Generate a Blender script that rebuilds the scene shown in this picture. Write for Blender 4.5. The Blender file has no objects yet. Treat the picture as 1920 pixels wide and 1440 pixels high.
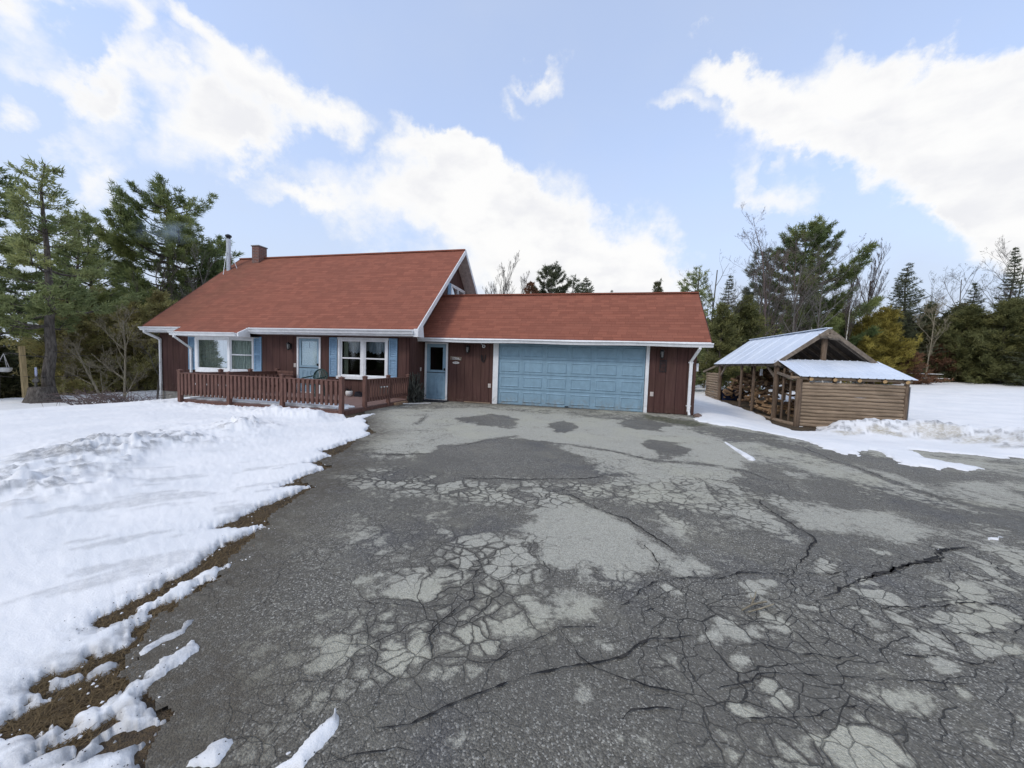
import bpy, bmesh, math, random
import numpy as np
from mathutils import Matrix, Vector
R=math.radians
S=bpy.context.scene
COL=S.collection
rng=np.random.default_rng(7); random.seed(7)
# ------------------------------------------------------------------ camera
CAM=(3.393,-12.288,1.446); YAW=-0.22812; PIT=-0.05712; ROL=-0.0326
fw=Vector((math.sin(YAW)*math.cos(PIT),math.cos(YAW)*math.cos(PIT),math.sin(PIT)))
ri=Vector((math.cos(YAW),-math.sin(YAW),0)); up=ri.cross(fw)
c_,s_=math.cos(ROL),math.sin(ROL)
ri2=c_*ri-s_*up; up2=c_*up+s_*ri
cd=bpy.data.cameras.new('camera'); cam=bpy.data.objects.new('camera',cd); COL.objects.link(cam)
cam.matrix_world=Matrix(((ri2.x,up2.x,-fw.x,CAM[0]),(ri2.y,up2.y,-fw.y,CAM[1]),(ri2.z,up2.z,-fw.z,CAM[2]),(0,0,0,1)))
cd.sensor_width=36; cd.lens=684.24/1920*36; cd.clip_start=.05; cd.clip_end=2000
S.camera=cam
S.render.resolution_x=1024; S.render.resolution_y=768
S.view_settings.view_transform='Standard'; S.view_settings.look='None'; S.view_settings.exposure=0.38; S.view_settings.gamma=1
S.cycles.max_bounces=6; S.cycles.diffuse_bounces=3; S.cycles.transparent_max_bounces=12; S.cycles.volume_bounces=0
# ------------------------------------------------------------------ node helper
class NT:
    def __init__(s,nt): s.nt=nt; s.n=nt.nodes; s.l=nt.links
    def __call__(s,typ,props=None,**ins):
        nd=s.n.new('ShaderNode'+typ)
        for k,v in (props or {}).items(): setattr(nd,k,v)
        for k,v in ins.items():
            if k[0]=='i' and k[1:].isdigit(): sock=nd.inputs[int(k[1:])]
            else: sock=nd.inputs[k.replace('_',' ')]
            s.set(sock,v)
        return nd
    def set(s,sock,v):
        if isinstance(v,bpy.types.NodeSocket): s.l.new(v,sock)
        elif isinstance(v,bpy.types.Node): s.l.new(v.outputs[0],sock)
        else:
            if isinstance(v,(tuple,list)) and len(v)==3 and len(sock.default_value)==4: v=(*v,1)
            sock.default_value=v
    def m(s,op,a,b=None,c=None,clamp=False):
        nd=s.n.new('ShaderNodeMath'); nd.operation=op; nd.use_clamp=clamp
        for i,v in enumerate((a,b,c)):
            if v is not None: s.set(nd.inputs[i],v)
        return nd.outputs[0]
    def mix(s,f,a,b,bt='MIX'):
        nd=s.n.new('ShaderNodeMix'); nd.data_type='RGBA'; nd.blend_type=bt
        s.set(nd.inputs[0],f); s.set(nd.inputs[6],a); s.set(nd.inputs[7],b); return nd.outputs[2]
    def ramp(s,v,a,b,x=0,y=1,sm=True):
        nd=s.n.new('ShaderNodeMapRange'); nd.interpolation_type='SMOOTHSTEP' if sm else 'LINEAR'
        for i,q in enumerate((v,a,b,x,y)): s.set(nd.inputs[i],q)
        return nd.outputs[0]
    def noise(s,vec,scale,det=4,rough=.55,col=False,dist=0):
        nd=s('TexNoise',Vector=vec,Scale=scale,Detail=det,Roughness=rough,Distortion=dist); return nd.outputs[1 if col else 0]
    def mapv(s,vec,scale=(1,1,1),loc=(0,0,0),rot=(0,0,0),vt='POINT'):
        nd=s('Mapping',{'vector_type':vt},Vector=vec,Scale=scale,Location=loc,Rotation=rot); return nd.outputs[0]
# ------------------------------------------------------------------ world: Nishita sky with drifting clouds
SUN_EL=R(42); SUN_DIR=Vector((-.55,-.75,0)).normalized()
w=bpy.data.worlds.new('World'); S.world=w; w.use_nodes=True; w.node_tree.nodes.clear(); g=NT(w.node_tree)
sky=g('TexSky',{'sky_type':'NISHITA','sun_disc':False,'sun_elevation':SUN_EL,'sun_rotation':math.atan2(SUN_DIR.x,SUN_DIR.y),'air_density':1.0,'dust_density':1.0,'ozone_density':1.6})
tc=g('TexCoord').outputs['Generated']
bg=g('Background',Strength=.1)
CL=[(-0.819,0.36,0.446,0.805,0.871,-2.619,0.074,0.039,0.88),(-0.77,0.406,0.493,0.946,0.569,-2.427,0.05,0.027,0.704),(-0.742,0.447,0.5,1.008,0.356,-2.329,0.061,0.043,0.704),(-0.738,0.469,0.485,0.786,0.815,-2.766,0.062,0.031,0.616),(-0.819,0.406,0.405,1.13,0.322,-2.179,0.07,0.032,0.836),(-0.804,0.441,0.399,-0.644,-1.049,0.213,0.062,0.045,0.88),(-0.775,0.465,0.428,1.067,0.478,-2.359,0.072,0.042,0.704),(-0.865,0.379,0.33,1.211,0.356,-2.114,0.03,0.025,0.704),(-0.678,0.495,0.543,0.997,0.038,-2.226,0.095,0.028,0.748),(-0.646,0.552,0.527,1.009,-0.143,-2.188,0.095,0.054,0.836),(-0.61,0.606,0.511,1.03,-0.12,-2.281,0.081,0.064,0.88),(-0.559,0.658,0.505,1.041,-0.058,-2.404,0.091,0.042,0.792),(-0.556,0.683,0.473,-0.93,-0.657,0.256,0.051,0.041,0.704),(-0.707,0.541,0.455,1.091,0.169,-2.311,0.129,0.077,0.88),(-0.725,0.554,0.409,1.055,0.595,-2.531,0.161,0.086,1.056),(-0.675,0.607,0.42,1.01,0.661,-2.671,0.085,0.047,0.88),(-0.838,0.447,0.313,0.78,1.114,-2.797,0.064,0.039,0.748),(-0.855,0.445,0.266,1.016,1.04,-2.541,0.056,0.037,0.616),(-0.869,0.45,0.204,0.44,1.344,3.114,0.096,0.042,0.484),(-0.452,0.752,0.48,-1.04,-0.322,0.358,0.079,0.067,0.9),(-0.392,0.771,0.502,1.031,-0.213,-2.546,0.11,0.046,0.95),(-0.333,0.815,0.475,1.051,-0.295,-2.589,0.095,0.06,1.0),(-0.643,0.68,0.353,1.21,-0.006,-2.382,0.116,0.031,0.704),(-0.527,0.776,0.346,1.212,-0.178,-2.479,0.221,0.1,1.1),(-0.357,0.847,0.395,1.159,-0.162,-2.672,0.252,0.135,1.2),(-0.286,0.851,0.441,1.061,-0.44,-2.584,0.142,0.085,1.1),(-0.199,0.92,0.338,1.195,-0.406,-2.774,0.302,0.166,1.3),(-0.039,0.963,0.265,1.27,-0.464,-2.963,0.277,0.129,1.2),(0.077,0.959,0.273,1.213,-0.674,-2.993,0.118,0.099,1.0),(-0.243,0.947,0.211,1.358,0.036,-2.898,0.558,0.098,1.1),(0.095,0.975,0.199,1.366,-0.216,3.089,0.185,0.061,0.8),(-0.174,0.777,0.606,0.909,-0.172,-2.789,0.066,0.027,0.8),(-0.12,0.8,0.588,-0.938,0.1,0.222,0.051,0.04,0.75),(-0.205,0.793,0.573,0.928,-0.298,-2.673,0.051,0.038,0.8),(0.149,0.827,0.541,0.962,-0.327,-3.1,0.082,0.026,0.85),(0.194,0.787,0.586,0.902,-0.334,-3.13,0.081,0.029,0.85),(0.177,0.807,0.564,0.945,-0.274,3.118,0.071,0.034,0.6),(0.276,0.794,0.541,0.906,-0.499,-3.117,0.151,0.05,1.1),(0.3,0.824,0.48,0.958,-0.582,-3.122,0.157,0.063,1.0),(0.385,0.798,0.464,0.981,-0.584,3.046,0.239,0.078,1.2),(0.434,0.752,0.497,0.885,-0.669,3.087,0.13,0.055,1.2),(0.503,0.751,0.428,0.922,-0.783,3.042,0.215,0.072,1.3),(0.576,0.739,0.349,0.989,-0.883,2.95,0.192,0.075,1.3),(0.574,0.697,0.429,0.796,-0.91,3.111,0.049,0.027,1.0),(0.589,0.713,0.379,0.922,-0.893,2.984,0.093,0.056,1.1),(0.619,0.742,0.258,0.945,-1.115,3.022,0.132,0.072,1.2),(0.567,0.766,0.304,1.142,-0.749,2.806,0.152,0.044,1.0),(0.623,0.757,0.197,1.283,-0.806,2.663,0.096,0.046,1.0),(0.436,0.807,0.399,1.078,-0.57,2.929,0.177,0.043,0.7),(0.322,0.873,0.365,0.932,-0.912,-2.964,0.099,0.03,0.75),(0.37,0.86,0.351,1.027,-0.826,-3.129,0.055,0.045,0.7),(-0.717,0.669,0.194,1.373,0.167,-2.355,0.355,0.054,0.308)]
fld=None
wn=g.noise(tc,5.5,8,.60,col=True); wv=g('VectorMath',{'operation':'SUBTRACT'},i0=wn,i1=(.5,.5,.5)); wv=g('VectorMath',{'operation':'SCALE'},i0=wv,Scale=.26); dirw=g('VectorMath',{'operation':'ADD'},i0=tc,i1=wv).outputs[0]
for (x,y,z,ax,ay,az,s1,s2,wt) in CL:
    mp=g('Mapping',{'vector_type':'TEXTURE'},Vector=dirw,Location=(x,y,z),Rotation=(ax,ay,az),Scale=(s1,s2,.6))
    gr=g('TexGradient',{'gradient_type':'SPHERICAL'},Vector=mp).outputs['Fac']; t=g.m('MULTIPLY',gr,wt)
    fld=t if fld is None else g.m('ADD',fld,t)
n1=g.noise(g.mapv(tc,(1,1,1.5)),7,9,.60); n2=g.noise(g.mapv(tc,(1,1,1.6)),2.2,6,.55); n3=g.noise(tc,26,6,.65)
sz=g('SeparateXYZ',Vector=tc)
# clouds elsewhere round the sky (behind and above the viewer)
beh=g.m('MULTIPLY',g.ramp(sz.outputs[1],.25,-.1),g.ramp(n2,.46,.60))
f0=g.m('ADD',fld,beh)
f1=g.m('ADD',f0,g.m('ADD',g.m('MULTIPLY',g.m('SUBTRACT',n1,.5),1.4),g.m('MULTIPLY',g.m('SUBTRACT',n3,.5),.5)))
msk=g.m('MULTIPLY',g.ramp(f1,.12,1.08),g.ramp(f0,.02,.16))
thin=g.m('MULTIPLY',g.ramp(n2,.35,.7),.10)
low=g.ramp(sz.outputs[2],.55,.0)
blue=g.mix(1.0,sky.outputs[0],(2.6,2.6,2.6*1.08),'MULTIPLY')
blue=g.mix(g.m('ADD',g.m('MULTIPLY',low,.42),g.m('ADD',thin,.55)),blue,(4.75,5.35,6.45))
shade=g.m('MULTIPLY',g.ramp(g.noise(g.mapv(tc,(1,1,2.0),(.03,.02,.05)),6,6,.55),.42,.66),g.ramp(f1,.7,1.5))
ccol=g.mix(g.m('MULTIPLY',shade,.8),(7.7*1.0,7.7*.995,7.7*.985),(7.7*.84,7.7*.845,7.7*.88))
g.set(bg.inputs['Color'],g.mix(g.m('MULTIPLY',g.m('POWER',msk,.8),.97),blue,ccol))

out=g('OutputWorld',Surface=bg)
# ------------------------------------------------------------------ sun
sl=bpy.data.lights.new('sun','SUN'); sl.energy=0.95; sl.angle=R(12); sl.color=(1,.94,.85)
so=bpy.data.objects.new('sun',sl); COL.objects.link(so)
sd=Vector((SUN_DIR.x*math.cos(SUN_EL),SUN_DIR.y*math.cos(SUN_EL),math.sin(SUN_EL)))
so.rotation_euler=(-sd).to_track_quat('-Z','Y').to_euler(); so.location=(-20,-30,40)
# ------------------------------------------------------------------ materials
def mat(name):
    m=bpy.data.materials.new(name); m.use_nodes=True; m.node_tree.nodes.clear(); return m,NT(m.node_tree)
def fin(m,g,col,rough=.8,bump=None,bs=.3,bd=.02,metal=0,spec=.3,**kw):
    b=g('BsdfPrincipled',Base_Color=col,Roughness=rough,Metallic=metal)
    b.inputs['Specular IOR Level'].default_value=spec
    for k,v in kw.items(): g.set(b.inputs[k.replace('_',' ')],v)
    if bump is not None: g.set(b.inputs['Normal'],g('Bump',Strength=bs,Distance=bd,Height=bump).outputs[0])
    g('OutputMaterial',Surface=b); return m
def P(g): return g('NewGeometry').outputs['Position']
def O(g): return g('TexCoord').outputs['Object']
def simple(name,col,rough=.6,var=.25,scale=8,stretch=(1,1,1),bs=.15,metal=0,spec=.3,world=True,grime=0):
    m,g=mat(name); p=g.mapv(P(g) if world else O(g),stretch)
    n=g.noise(p,scale,5,.6); n2=g.noise(p,scale*6,3,.6)
    f=g.m('ADD',g.m('MULTIPLY',n,.7),g.m('MULTIPLY',n2,.3))
    lo=tuple(c*(1-var) for c in col); hi=tuple(min(1,c*(1+var)) for c in col)
    c=g.mix(g.ramp(f,.3,.7),lo,hi)
    if grime:
        z=g('SeparateXYZ',Vector=P(g)).outputs[2]; gm=g.m('MULTIPLY',g.ramp(z,.45,0),g.ramp(g.noise(P(g),9,5,.75),.42,.68)); c=g.mix(g.m('MULTIPLY',gm,grime),c,(.22,.2,.16))
        st=g.ramp(g.noise(g.mapv(P(g),(5,5,.35)),2,5,.7),.5,.72); c=g.mix(g.m('MULTIPLY',st,.35*grime),c,tuple(q*.62 for q in col))
    return fin(m,g,c,rough,n2,bs,.01,metal,spec)
M={}
# painted plywood siding with vertical grooves
m,g=mat('siding'); p=P(g); sx=g('SeparateXYZ',Vector=p)
u=g.m('DIVIDE',g.m('ADD',sx.outputs[0],sx.outputs[1]),.3048); fr=g.m('FRACT',u)
gro=g.m('MULTIPLY',g.ramp(fr,0,.02),g.ramp(fr,.075,.055)); wid=g('TexWhiteNoise',{'noise_dimensions':'1D'},W=g.m('FLOOR',u)).outputs[0]
n=g.noise(g.mapv(p,(9,9,.7)),1.6,6,.65); n2=g.noise(p,1.3,3)
col=g.mix(g.ramp(n,.3,.7),(.066,.032,.028),(.105,.054,.046)); col=g.mix(g.ramp(n2,.35,.7,0,.45),col,(.075,.042,.030))
col=g.mix(g.m('MULTIPLY',wid,.3),col,(.05,.018,.017)); col=g.mix(g.m('MULTIPLY',gro,.75),col,(.022,.009,.009))
dirt=g.m('MULTIPLY',g.ramp(sx.outputs[2],.35,0),g.ramp(g.noise(p,7,5,.7),.5,.75)); col=g.mix(g.m('MULTIPLY',dirt,.45),col,(.2,.15,.11))
M['siding']=fin(m,g,col,.85,g.m('SUBTRACT',g.m('MULTIPLY',n,.15),gro),.6,.012)
# shingles
m,g=mat('shingles'); p=P(g); sx=g('SeparateXYZ',Vector=p)
row=g.m('DIVIDE',sx.outputs[2],.0945); ri_=g.m('FLOOR',row); rf=g.m('FRACT',row)
ro=g('TexWhiteNoise',{'noise_dimensions':'1D'},W=ri_).outputs[0]
tx=g.m('ADD',g.m('DIVIDE',sx.outputs[0],.3),g.m('MULTIPLY',ro,3)); ti=g.m('FLOOR',tx); tf=g.m('FRACT',tx)
tv=g('TexWhiteNoise',{'noise_dimensions':'2D'},Vector=g('CombineXYZ',X=ti,Y=ri_)).outputs[0]
n=g.noise(g.mapv(p,(.35,.35,.8)),1.2,5,.6); n3=g.noise(g.mapv(p,(.9,.9,14)),1.3,3,.6)
col=g.mix(g.ramp(tv,0,1,0,1),(.228,.083,.056),(.295,.109,.072)); col=g.mix(g.ramp(n,.38,.68,0,.35),col,(.21,.085,.06))
col=g.mix(g.ramp(n3,.4,.7,0,.4),col,(.21,.068,.045)); col=g.mix(g.ramp(g.noise(p,90,2),.45,.8,0,.35),col,(.36,.2,.15))
edge=g.m('SUBTRACT',1,g.ramp(rf,0,.16)); col=g.mix(g.m('MULTIPLY',edge,g.ramp(ro,0,1,.25,.8)),col,(.08,.027,.02))  # shadow line at each course edge painted into the shingle colour
old=g.m('MULTIPLY',g.ramp(sx.outputs[0],-9,-14),g.ramp(g.noise(p,.8,4),.3,.6)); col=g.mix(g.m('MULTIPLY',old,.4),col,(.13,.07,.045))
slot=g.m('MULTIPLY',g.m('LESS_THAN',tf,.03),g.ramp(ro,.2,.25))
col=g.mix(g.m('MULTIPLY',slot,.35),col,(.06,.02,.015))
M['shingles']=fin(m,g,col,.95,g.m('ADD',g.m('MULTIPLY',rf,-1),g.noise(p,120,2)),.35,.01,spec=.15)
M['white']=simple('white_paint',(.74,.76,.78),.5,.10,3,grime=.7)
M['white_old']=simple('weathered_white_paint',(.62,.61,.59),.6,.2,9,(1,1,.3))
M['blue']=simple('blue_paint',(.225,.35,.445),.55,.10,4,grime=.7)
M['blue_door']=simple('faded_blue_paint',(.24,.36,.45),.5,.12,5)
M['blue_shutter']=simple('weathered_blue_paint',(.20,.33,.47),.6,.2,14,(1,1,2.5))
M['deckwood']=simple('brown_stained_wood',(.138,.072,.057),.75,.3,6,(3,3,.8))
M['deckfloor']=simple('worn_deck_boards',(.20,.13,.115),.8,.25,5,(1,6,1))
M['dark']=simple('black_metal',(.015,.015,.017),.4,.3,9)
M['green_plastic']=simple('green_plastic',(.02,.055,.05),.45,.2,5)
M['galv']=simple('galvanised_steel',(.50,.53,.58),.38,.12,5,(1,1,.5),metal=.6)
M['logwood']=None
def logmat(name,a,b,str_):
    m,g=mat(name); p=O(g); n=g.noise(g.mapv(p,str_),2.2,6,.65); n2=g.noise(p,1.3,3); n3=g.noise(g.mapv(p,str_),9,4,.7)
    col=g.mix(g.ramp(n,.3,.7),a,b); col=g.mix(g.ramp(n2,.4,.7,0,.5),col,tuple(c*.62 for c in a)); zz=g('SeparateXYZ',Vector=p).outputs[2]; wn=g('TexWhiteNoise',{'noise_dimensions':'1D'},W=g.m('FLOOR',g.m('DIVIDE',zz,.1123))).outputs[0]; col=g.mix(g.m('MULTIPLY',wn,.45 if name=='peeled_log' else 0),col,tuple(c*.8 for c in a)); col=g.mix(g.ramp(n3,.55,.75,0,.5),col,tuple(min(1,c*1.5) for c in b))
    return fin(m,g,col,.85,g.m('ADD',n,n3),.5,.012)
M['log_h']=logmat('peeled_log',(.21,.155,.105),(.40,.305,.215),(1.2,9,9))
M['log_v']=logmat('peeled_post',(.095,.066,.048),(.20,.145,.10),(9,9,1.2))
M['log_end']=simple('cut_log_end',(.50,.33,.16),.8,.2,20)
M['oldwood']=logmat('old_grey_wood',(.14,.115,.09),(.25,.205,.16),(5,5,5))
M['shade_wood']=logmat('underside_shade',(.05,.042,.035),(.11,.09,.07),(2,9,9))  # dark tone painted as shade for the shed roof underside
M['splitwood']=logmat('split_firewood',(.14,.085,.05),(.42,.28,.155),(2,9,9))
M['splitwood_d']=logmat('dark_firewood',(.055,.035,.024),(.16,.095,.055),(2,9,9))
m,g=mat('metal_roof'); p=O(g); sx=g('SeparateXYZ',Vector=p)
n=g.noise(p,1.2,4); col=g.mix(g.ramp(n,.3,.7),(.60,.67,.77),(.70,.76,.84)); col=g.mix(g.ramp(g.noise(p,11,5,.7),.55,.8,0,.25),col,(.42,.47,.53))
M['metalroof']=fin(m,g,col,.55,n,.1,.02,metal=.15,spec=.5)
# brick chimney
m,g=mat('chimney_brick'); p=P(g); sx=g('SeparateXYZ',Vector=p)
br=g('TexBrick',Vector=g('CombineXYZ',X=g.m('ADD',sx.outputs[0],sx.outputs[1]),Y=sx.outputs[2]),Color1=(.20,.075,.05),Color2=(.12,.06,.05),Mortar=(.28,.26,.25),Scale=1.0,Mortar_Size=.006)
br.inputs['Brick Width'].default_value=.2; br.inputs['Row Height'].default_value=.075
M['brick']=fin(m,g,g.mix(g.ramp(g.noise(p,9,4),.4,.7,0,.5),br.outputs[0],(.16,.13,.12)),.9,br.outputs[1],.4,.01)
M['concrete']=simple('concrete_block',(.33,.32,.29),.9,.3,6)
M['cap']=simple('grey_clay_cap',(.2,.19,.19),.9,.2,9)
M['tanbrick']=simple('tan_brick',(.30,.20,.13),.9,.3,9)
M['rock']=simple('brown_stone',(.14,.10,.085),.9,.4,9)
M['yellowwood']=simple('new_pine_post',(.42,.32,.17),.75,.25,5,(6,6,.6))
M['beige']=simple('beige_plastic',(.55,.50,.47),.6,.15,9)
M['rubber']=simple('black_rubber_mat',(.02,.02,.025),.9,.3,20)
M['dim']=simple('dim_interior',(.05,.045,.04),.9,.2,2)  # darkness of unlit rooms painted into the wall colour
M['blind']=simple('pale_door_blind',(.78,.84,.86),.8,.06,3)
def curt(name,c1,c2):
    m,g=mat(name); p=P(g); n=g.noise(g.mapv(p,(16,16,1.2)),1.5,5,.7); n2=g.noise(p,22,3)
    col=g.mix(g.ramp(n,.35,.65),c1,c2); col=g.mix(g.ramp(n2,.45,.7,0,.4),col,c1); return fin(m,g,col,.95)
M['curtain']=curt('lace_curtain',(.42,.46,.42),(.80,.83,.76)); M['valance']=curt('grey_valance',(.16,.19,.24),(.36,.38,.42))
M['cream']=simple('cream_drape',(.42,.43,.33),.9,.15,3,(4,4,.5))
m,g=mat('window_glass'); fr=g('Fresnel',IOR=1.5)
mx=g('MixShader',i0=g.m('MULTIPLY',fr.outputs[0],.65,clamp=True),i1=g('BsdfTransparent',Color=(.86,.9,.9)),i2=g('BsdfGlossy',Roughness=.02,Color=(.9,.95,1)))
g('OutputMaterial',Surface=mx); M['glass']=m
m,g=mat('lantern_glass'); M['lampglass']=fin(m,g,(.16,.16,.155),.15,spec=.6)
m,g=mat('pale_painted_face'); M['paleblue']=fin(m,g,(.55,.6,.8),.6)
m,g=mat('navy_paint'); M['navy']=fin(m,g,(.02,.02,.08),.6)
# bark / foliage
def bark(name,a,b,sc=6,st=(3,3,.6)):
    m,g=mat(name); p=O(g); n=g.noise(g.mapv(p,st),sc,6,.7); n2=g.noise(p,.8,3)
    col=g.mix(g.ramp(n,.35,.65),a,b); col=g.mix(g.ramp(n2,.4,.7,0,.5),col,tuple(c*.7 for c in b)); return fin(m,g,col,.95,n,.7,.03,spec=.1)
M['bark']=bark('pine_bark',(.05,.043,.038),(.15,.135,.12))
M['bark_grey']=bark('grey_bark',(.085,.08,.073),(.18,.168,.152)); M['bark_dark']=bark('dark_twigs',(.06,.05,.045),(.13,.11,.10))
M['bark_olive']=bark('tan_twigs',(.19,.165,.12),(.36,.32,.235))
M['bark_purple']=bark('reddish_twigs',(.10,.075,.07),(.18,.14,.13))
m,g=mat('birch_bark'); p=O(g); n=g.noise(g.mapv(p,(2,2,9)),3,4,.7)
M['birch']=fin(m,g,g.mix(g.ramp(n,.52,.66),(.62,.60,.54),(.10,.09,.08)),.8)
def leaf(name,a,b,c):
    m,g=mat(name); v=g('Attribute',{'attribute_name':'v'}).outputs['Fac']; ob=g('ObjectInfo').outputs['Random']
    n=g.noise(O(g),.9,3); col=g.mix(v,a,b); col=g.mix(g.ramp(n,.4,.7,0,.6),col,c); col=g.mix(g.m('MULTIPLY',ob,.35),col,a)
    b_=g('BsdfPrincipled',Base_Color=col,Roughness=.7); b_.inputs['Specular IOR Level'].default_value=.25
    t=g('BsdfTranslucent',Color=col); mx=g('MixShader',i0=.38,i1=b_,i2=t); g('OutputMaterial',Surface=mx); return m
M['pine']=leaf('pine_needles',(0.103, 0.147, 0.058),(0.343, 0.364, 0.126),(0.182, 0.236, 0.112))
M['pine_soft']=leaf('soft_pine_needles',(0.148, 0.197, 0.086),(0.48, 0.492, 0.206),(0.252, 0.305, 0.149))
M['spruce']=leaf('spruce_needles',(0.06, 0.078, 0.048),(0.195, 0.207, 0.112),(0.114, 0.128, 0.086))
M['olive']=leaf('olive_cedar_foliage',(0.199, 0.183, 0.075),(0.478, 0.456, 0.193),(0.364, 0.278, 0.131))
M['ever']=leaf('green_evergreen_foliage',(.085,.10,.04),(.28,.27,.10),(.16,.165,.07))
M['gold']=leaf('golden_cedar_foliage',(.15,.13,.03),(.44,.37,.09),(.26,.21,.05))
M['darkleaf']=leaf('dark_forest_foliage',(0.069, 0.083, 0.042),(0.204, 0.197, 0.095),(0.161, 0.128, 0.071))
M['rustleaf']=leaf('rusty_dead_leaves',(0.135, 0.074, 0.047),(0.338, 0.176, 0.095),(0.216, 0.121, 0.081))
# ------------------------------------------------------------------ object helpers
ORI={}
def tagit(o,label=None,cat=None,group=None,kind=None):
    if label: o['label']=label
    if cat: o['category']=cat
    if group: o['group']=group
    if kind: o['kind']=kind
    return o
def thing(name,loc,label,cat,group=None,kind=None):
    o=bpy.data.objects.new(name,None); o.empty_display_size=.2; COL.objects.link(o); o.location=loc; ORI[o.name]=tuple(loc)
    return tagit(o,label,cat,group,kind)
def link(name,me,parent=None,loc=(0,0,0)):
    o=bpy.data.objects.new(name,me); COL.objects.link(o)
    if parent is not None: o.parent=parent; o.location=(0,0,0); ORI[o.name]=ORI[parent.name]
    else: o.location=loc; ORI[o.name]=tuple(loc)
    return o
def npmesh(name,V,F,mats,smooth=False,mi=None,attrs=None):
    """V (n,3), F list of int arrays (m,k)"""
    V=np.asarray(V,np.float32); F=[np.asarray(f,np.int32) for f in F if len(f)]
    me=bpy.data.meshes.new(name); me.vertices.add(len(V)); me.vertices.foreach_set('co',V.ravel())
    nl=sum(f.size for f in F); nf=sum(len(f) for f in F)
    me.loops.add(nl); me.polygons.add(nf)
    me.loops.foreach_set('vertex_index',np.concatenate([f.ravel() for f in F]))
    tot=np.concatenate([np.full(len(f),f.shape[1],np.int32) for f in F]); st=np.concatenate([[0],np.cumsum(tot)[:-1]]).astype(np.int32)
    me.polygons.foreach_set('loop_start',st)
    try: me.polygons.foreach_set('loop_total',tot)
    except Exception: pass
    if mi is not None: me.polygons.foreach_set('material_index',np.asarray(mi,np.int32))
    if smooth: me.polygons.foreach_set('use_smooth',np.ones(nf,bool))
    for mm in (mats if isinstance(mats,(list,tuple)) else [mats]): me.materials.append(mm)
    for k,a in (attrs or {}).items():
        at=me.attributes.new(k,'FLOAT','POINT'); at.data.foreach_set('value',np.asarray(a,np.float32))
    me.update(calc_edges=True); me.validate(); return me
class MB:
    def __init__(s): s.v=[];s.f=[];s.m=[];s.sm=[];s.cm=0;s.csm=False
    def add(s,vs,fs):
        b=len(s.v); s.v+=[tuple(map(float,v)) for v in vs]
        for f in fs: s.f.append([b+i for i in f]); s.m.append(s.cm); s.sm.append(s.csm)
    def box(s,x0,x1,y0,y1,z0,z1):
        s.add([(x0,y0,z0),(x1,y0,z0),(x1,y1,z0),(x0,y1,z0),(x0,y0,z1),(x1,y0,z1),(x1,y1,z1),(x0,y1,z1)],[(0,3,2,1),(4,5,6,7),(0,1,5,4),(1,2,6,5),(2,3,7,6),(3,0,4,7)]); return s
    def obox(s,c,ax,ay,az):
        c=Vector(c);ax=Vector(ax);ay=Vector(ay);az=Vector(az)
        vs=[c+i*ax+j*ay+k*az for k in(-1,1) for j in(-1,1) for i in(-1,1)]
        s.add(vs,[(0,2,3,1),(4,5,7,6),(0,1,5,4),(1,3,7,5),(3,2,6,7),(2,0,4,6)]); return s
    def bar(s,p,q,w,h,upv=(0,0,1)):
        p=Vector(p);q=Vector(q);d=(q-p); L=d.length; d.normalize(); r=d.cross(Vector(upv)); 
        if r.length<1e-4: r=Vector((1,0,0))
        r.normalize(); u=r.cross(d); return s.obox((p+q)/2,d*L/2,r*w/2,u*h/2)
    def prism(s,pts,d):
        n=len(pts); d=Vector(d); a=[Vector(p) for p in pts]; s.add(a+[p+d for p in a],[tuple(range(n))[::-1],tuple(range(n,2*n))]+[(i,(i+1)%n,(i+1)%n+n,i+n) for i in range(n)]); return s
    def tube(s,p,q,r0,r1=None,n=8,caps=True):
        r1=r0 if r1 is None else r1; p=Vector(p);q=Vector(q);d=(q-p).normalized(); a=d.orthogonal().normalized(); b=d.cross(a)
        vs=[];
        for c,r in((p,r0),(q,r1)):
            for i in range(n): t=2*math.pi*i/n; vs.append(c+(a*math.cos(t)+b*math.sin(t))*r)
        fs=[(i,(i+1)%n,(i+1)%n+n,i+n) for i in range(n)]
        o=s.csm; s.csm=True; s.add(vs,fs); s.csm=o
        if caps: s.add(vs,[tuple(range(n))[::-1],tuple(range(n,2*n))])
        return s
    def path(s,pts,r,n=8):
        for i in range(len(pts)-1): s.tube(pts[i],pts[i+1],r,r,n)
        return s
    def lathe(s,c,prof,n=12):
        c=Vector(c); vs=[];fs=[]
        for r,z in prof:
            for i in range(n): t=2*math.pi*i/n; vs.append(c+Vector((r*math.cos(t),r*math.sin(t),z)))
        for k in range(len(prof)-1):
            for i in range(n): fs.append((k*n+i,k*n+(i+1)%n,(k+1)*n+(i+1)%n,(k+1)*n+i))
        o=s.csm; s.csm=True; s.add(vs,fs); s.csm=o
        s.add(vs,[tuple(range(n))[::-1],tuple(range((len(prof)-1)*n,len(prof)*n))]); return s
    def build(s,name,mats,parent=None,origin=None,label=None,**tg):
        og=ORI[parent.name] if parent is not None else (origin or (0,0,0))
        me=bpy.data.meshes.new(name); me.from_pydata([(v[0]-og[0],v[1]-og[1],v[2]-og[2]) for v in s.v],[],s.f)
        for mm in (mats if isinstance(mats,(list,tuple)) else [mats]): me.materials.append(mm)
        me.polygons.foreach_set('material_index',s.m); me.polygons.foreach_set('use_smooth',s.sm); me.update()
        o=link(name,me,parent,og); tagit(o,label,**tg); return o
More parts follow.
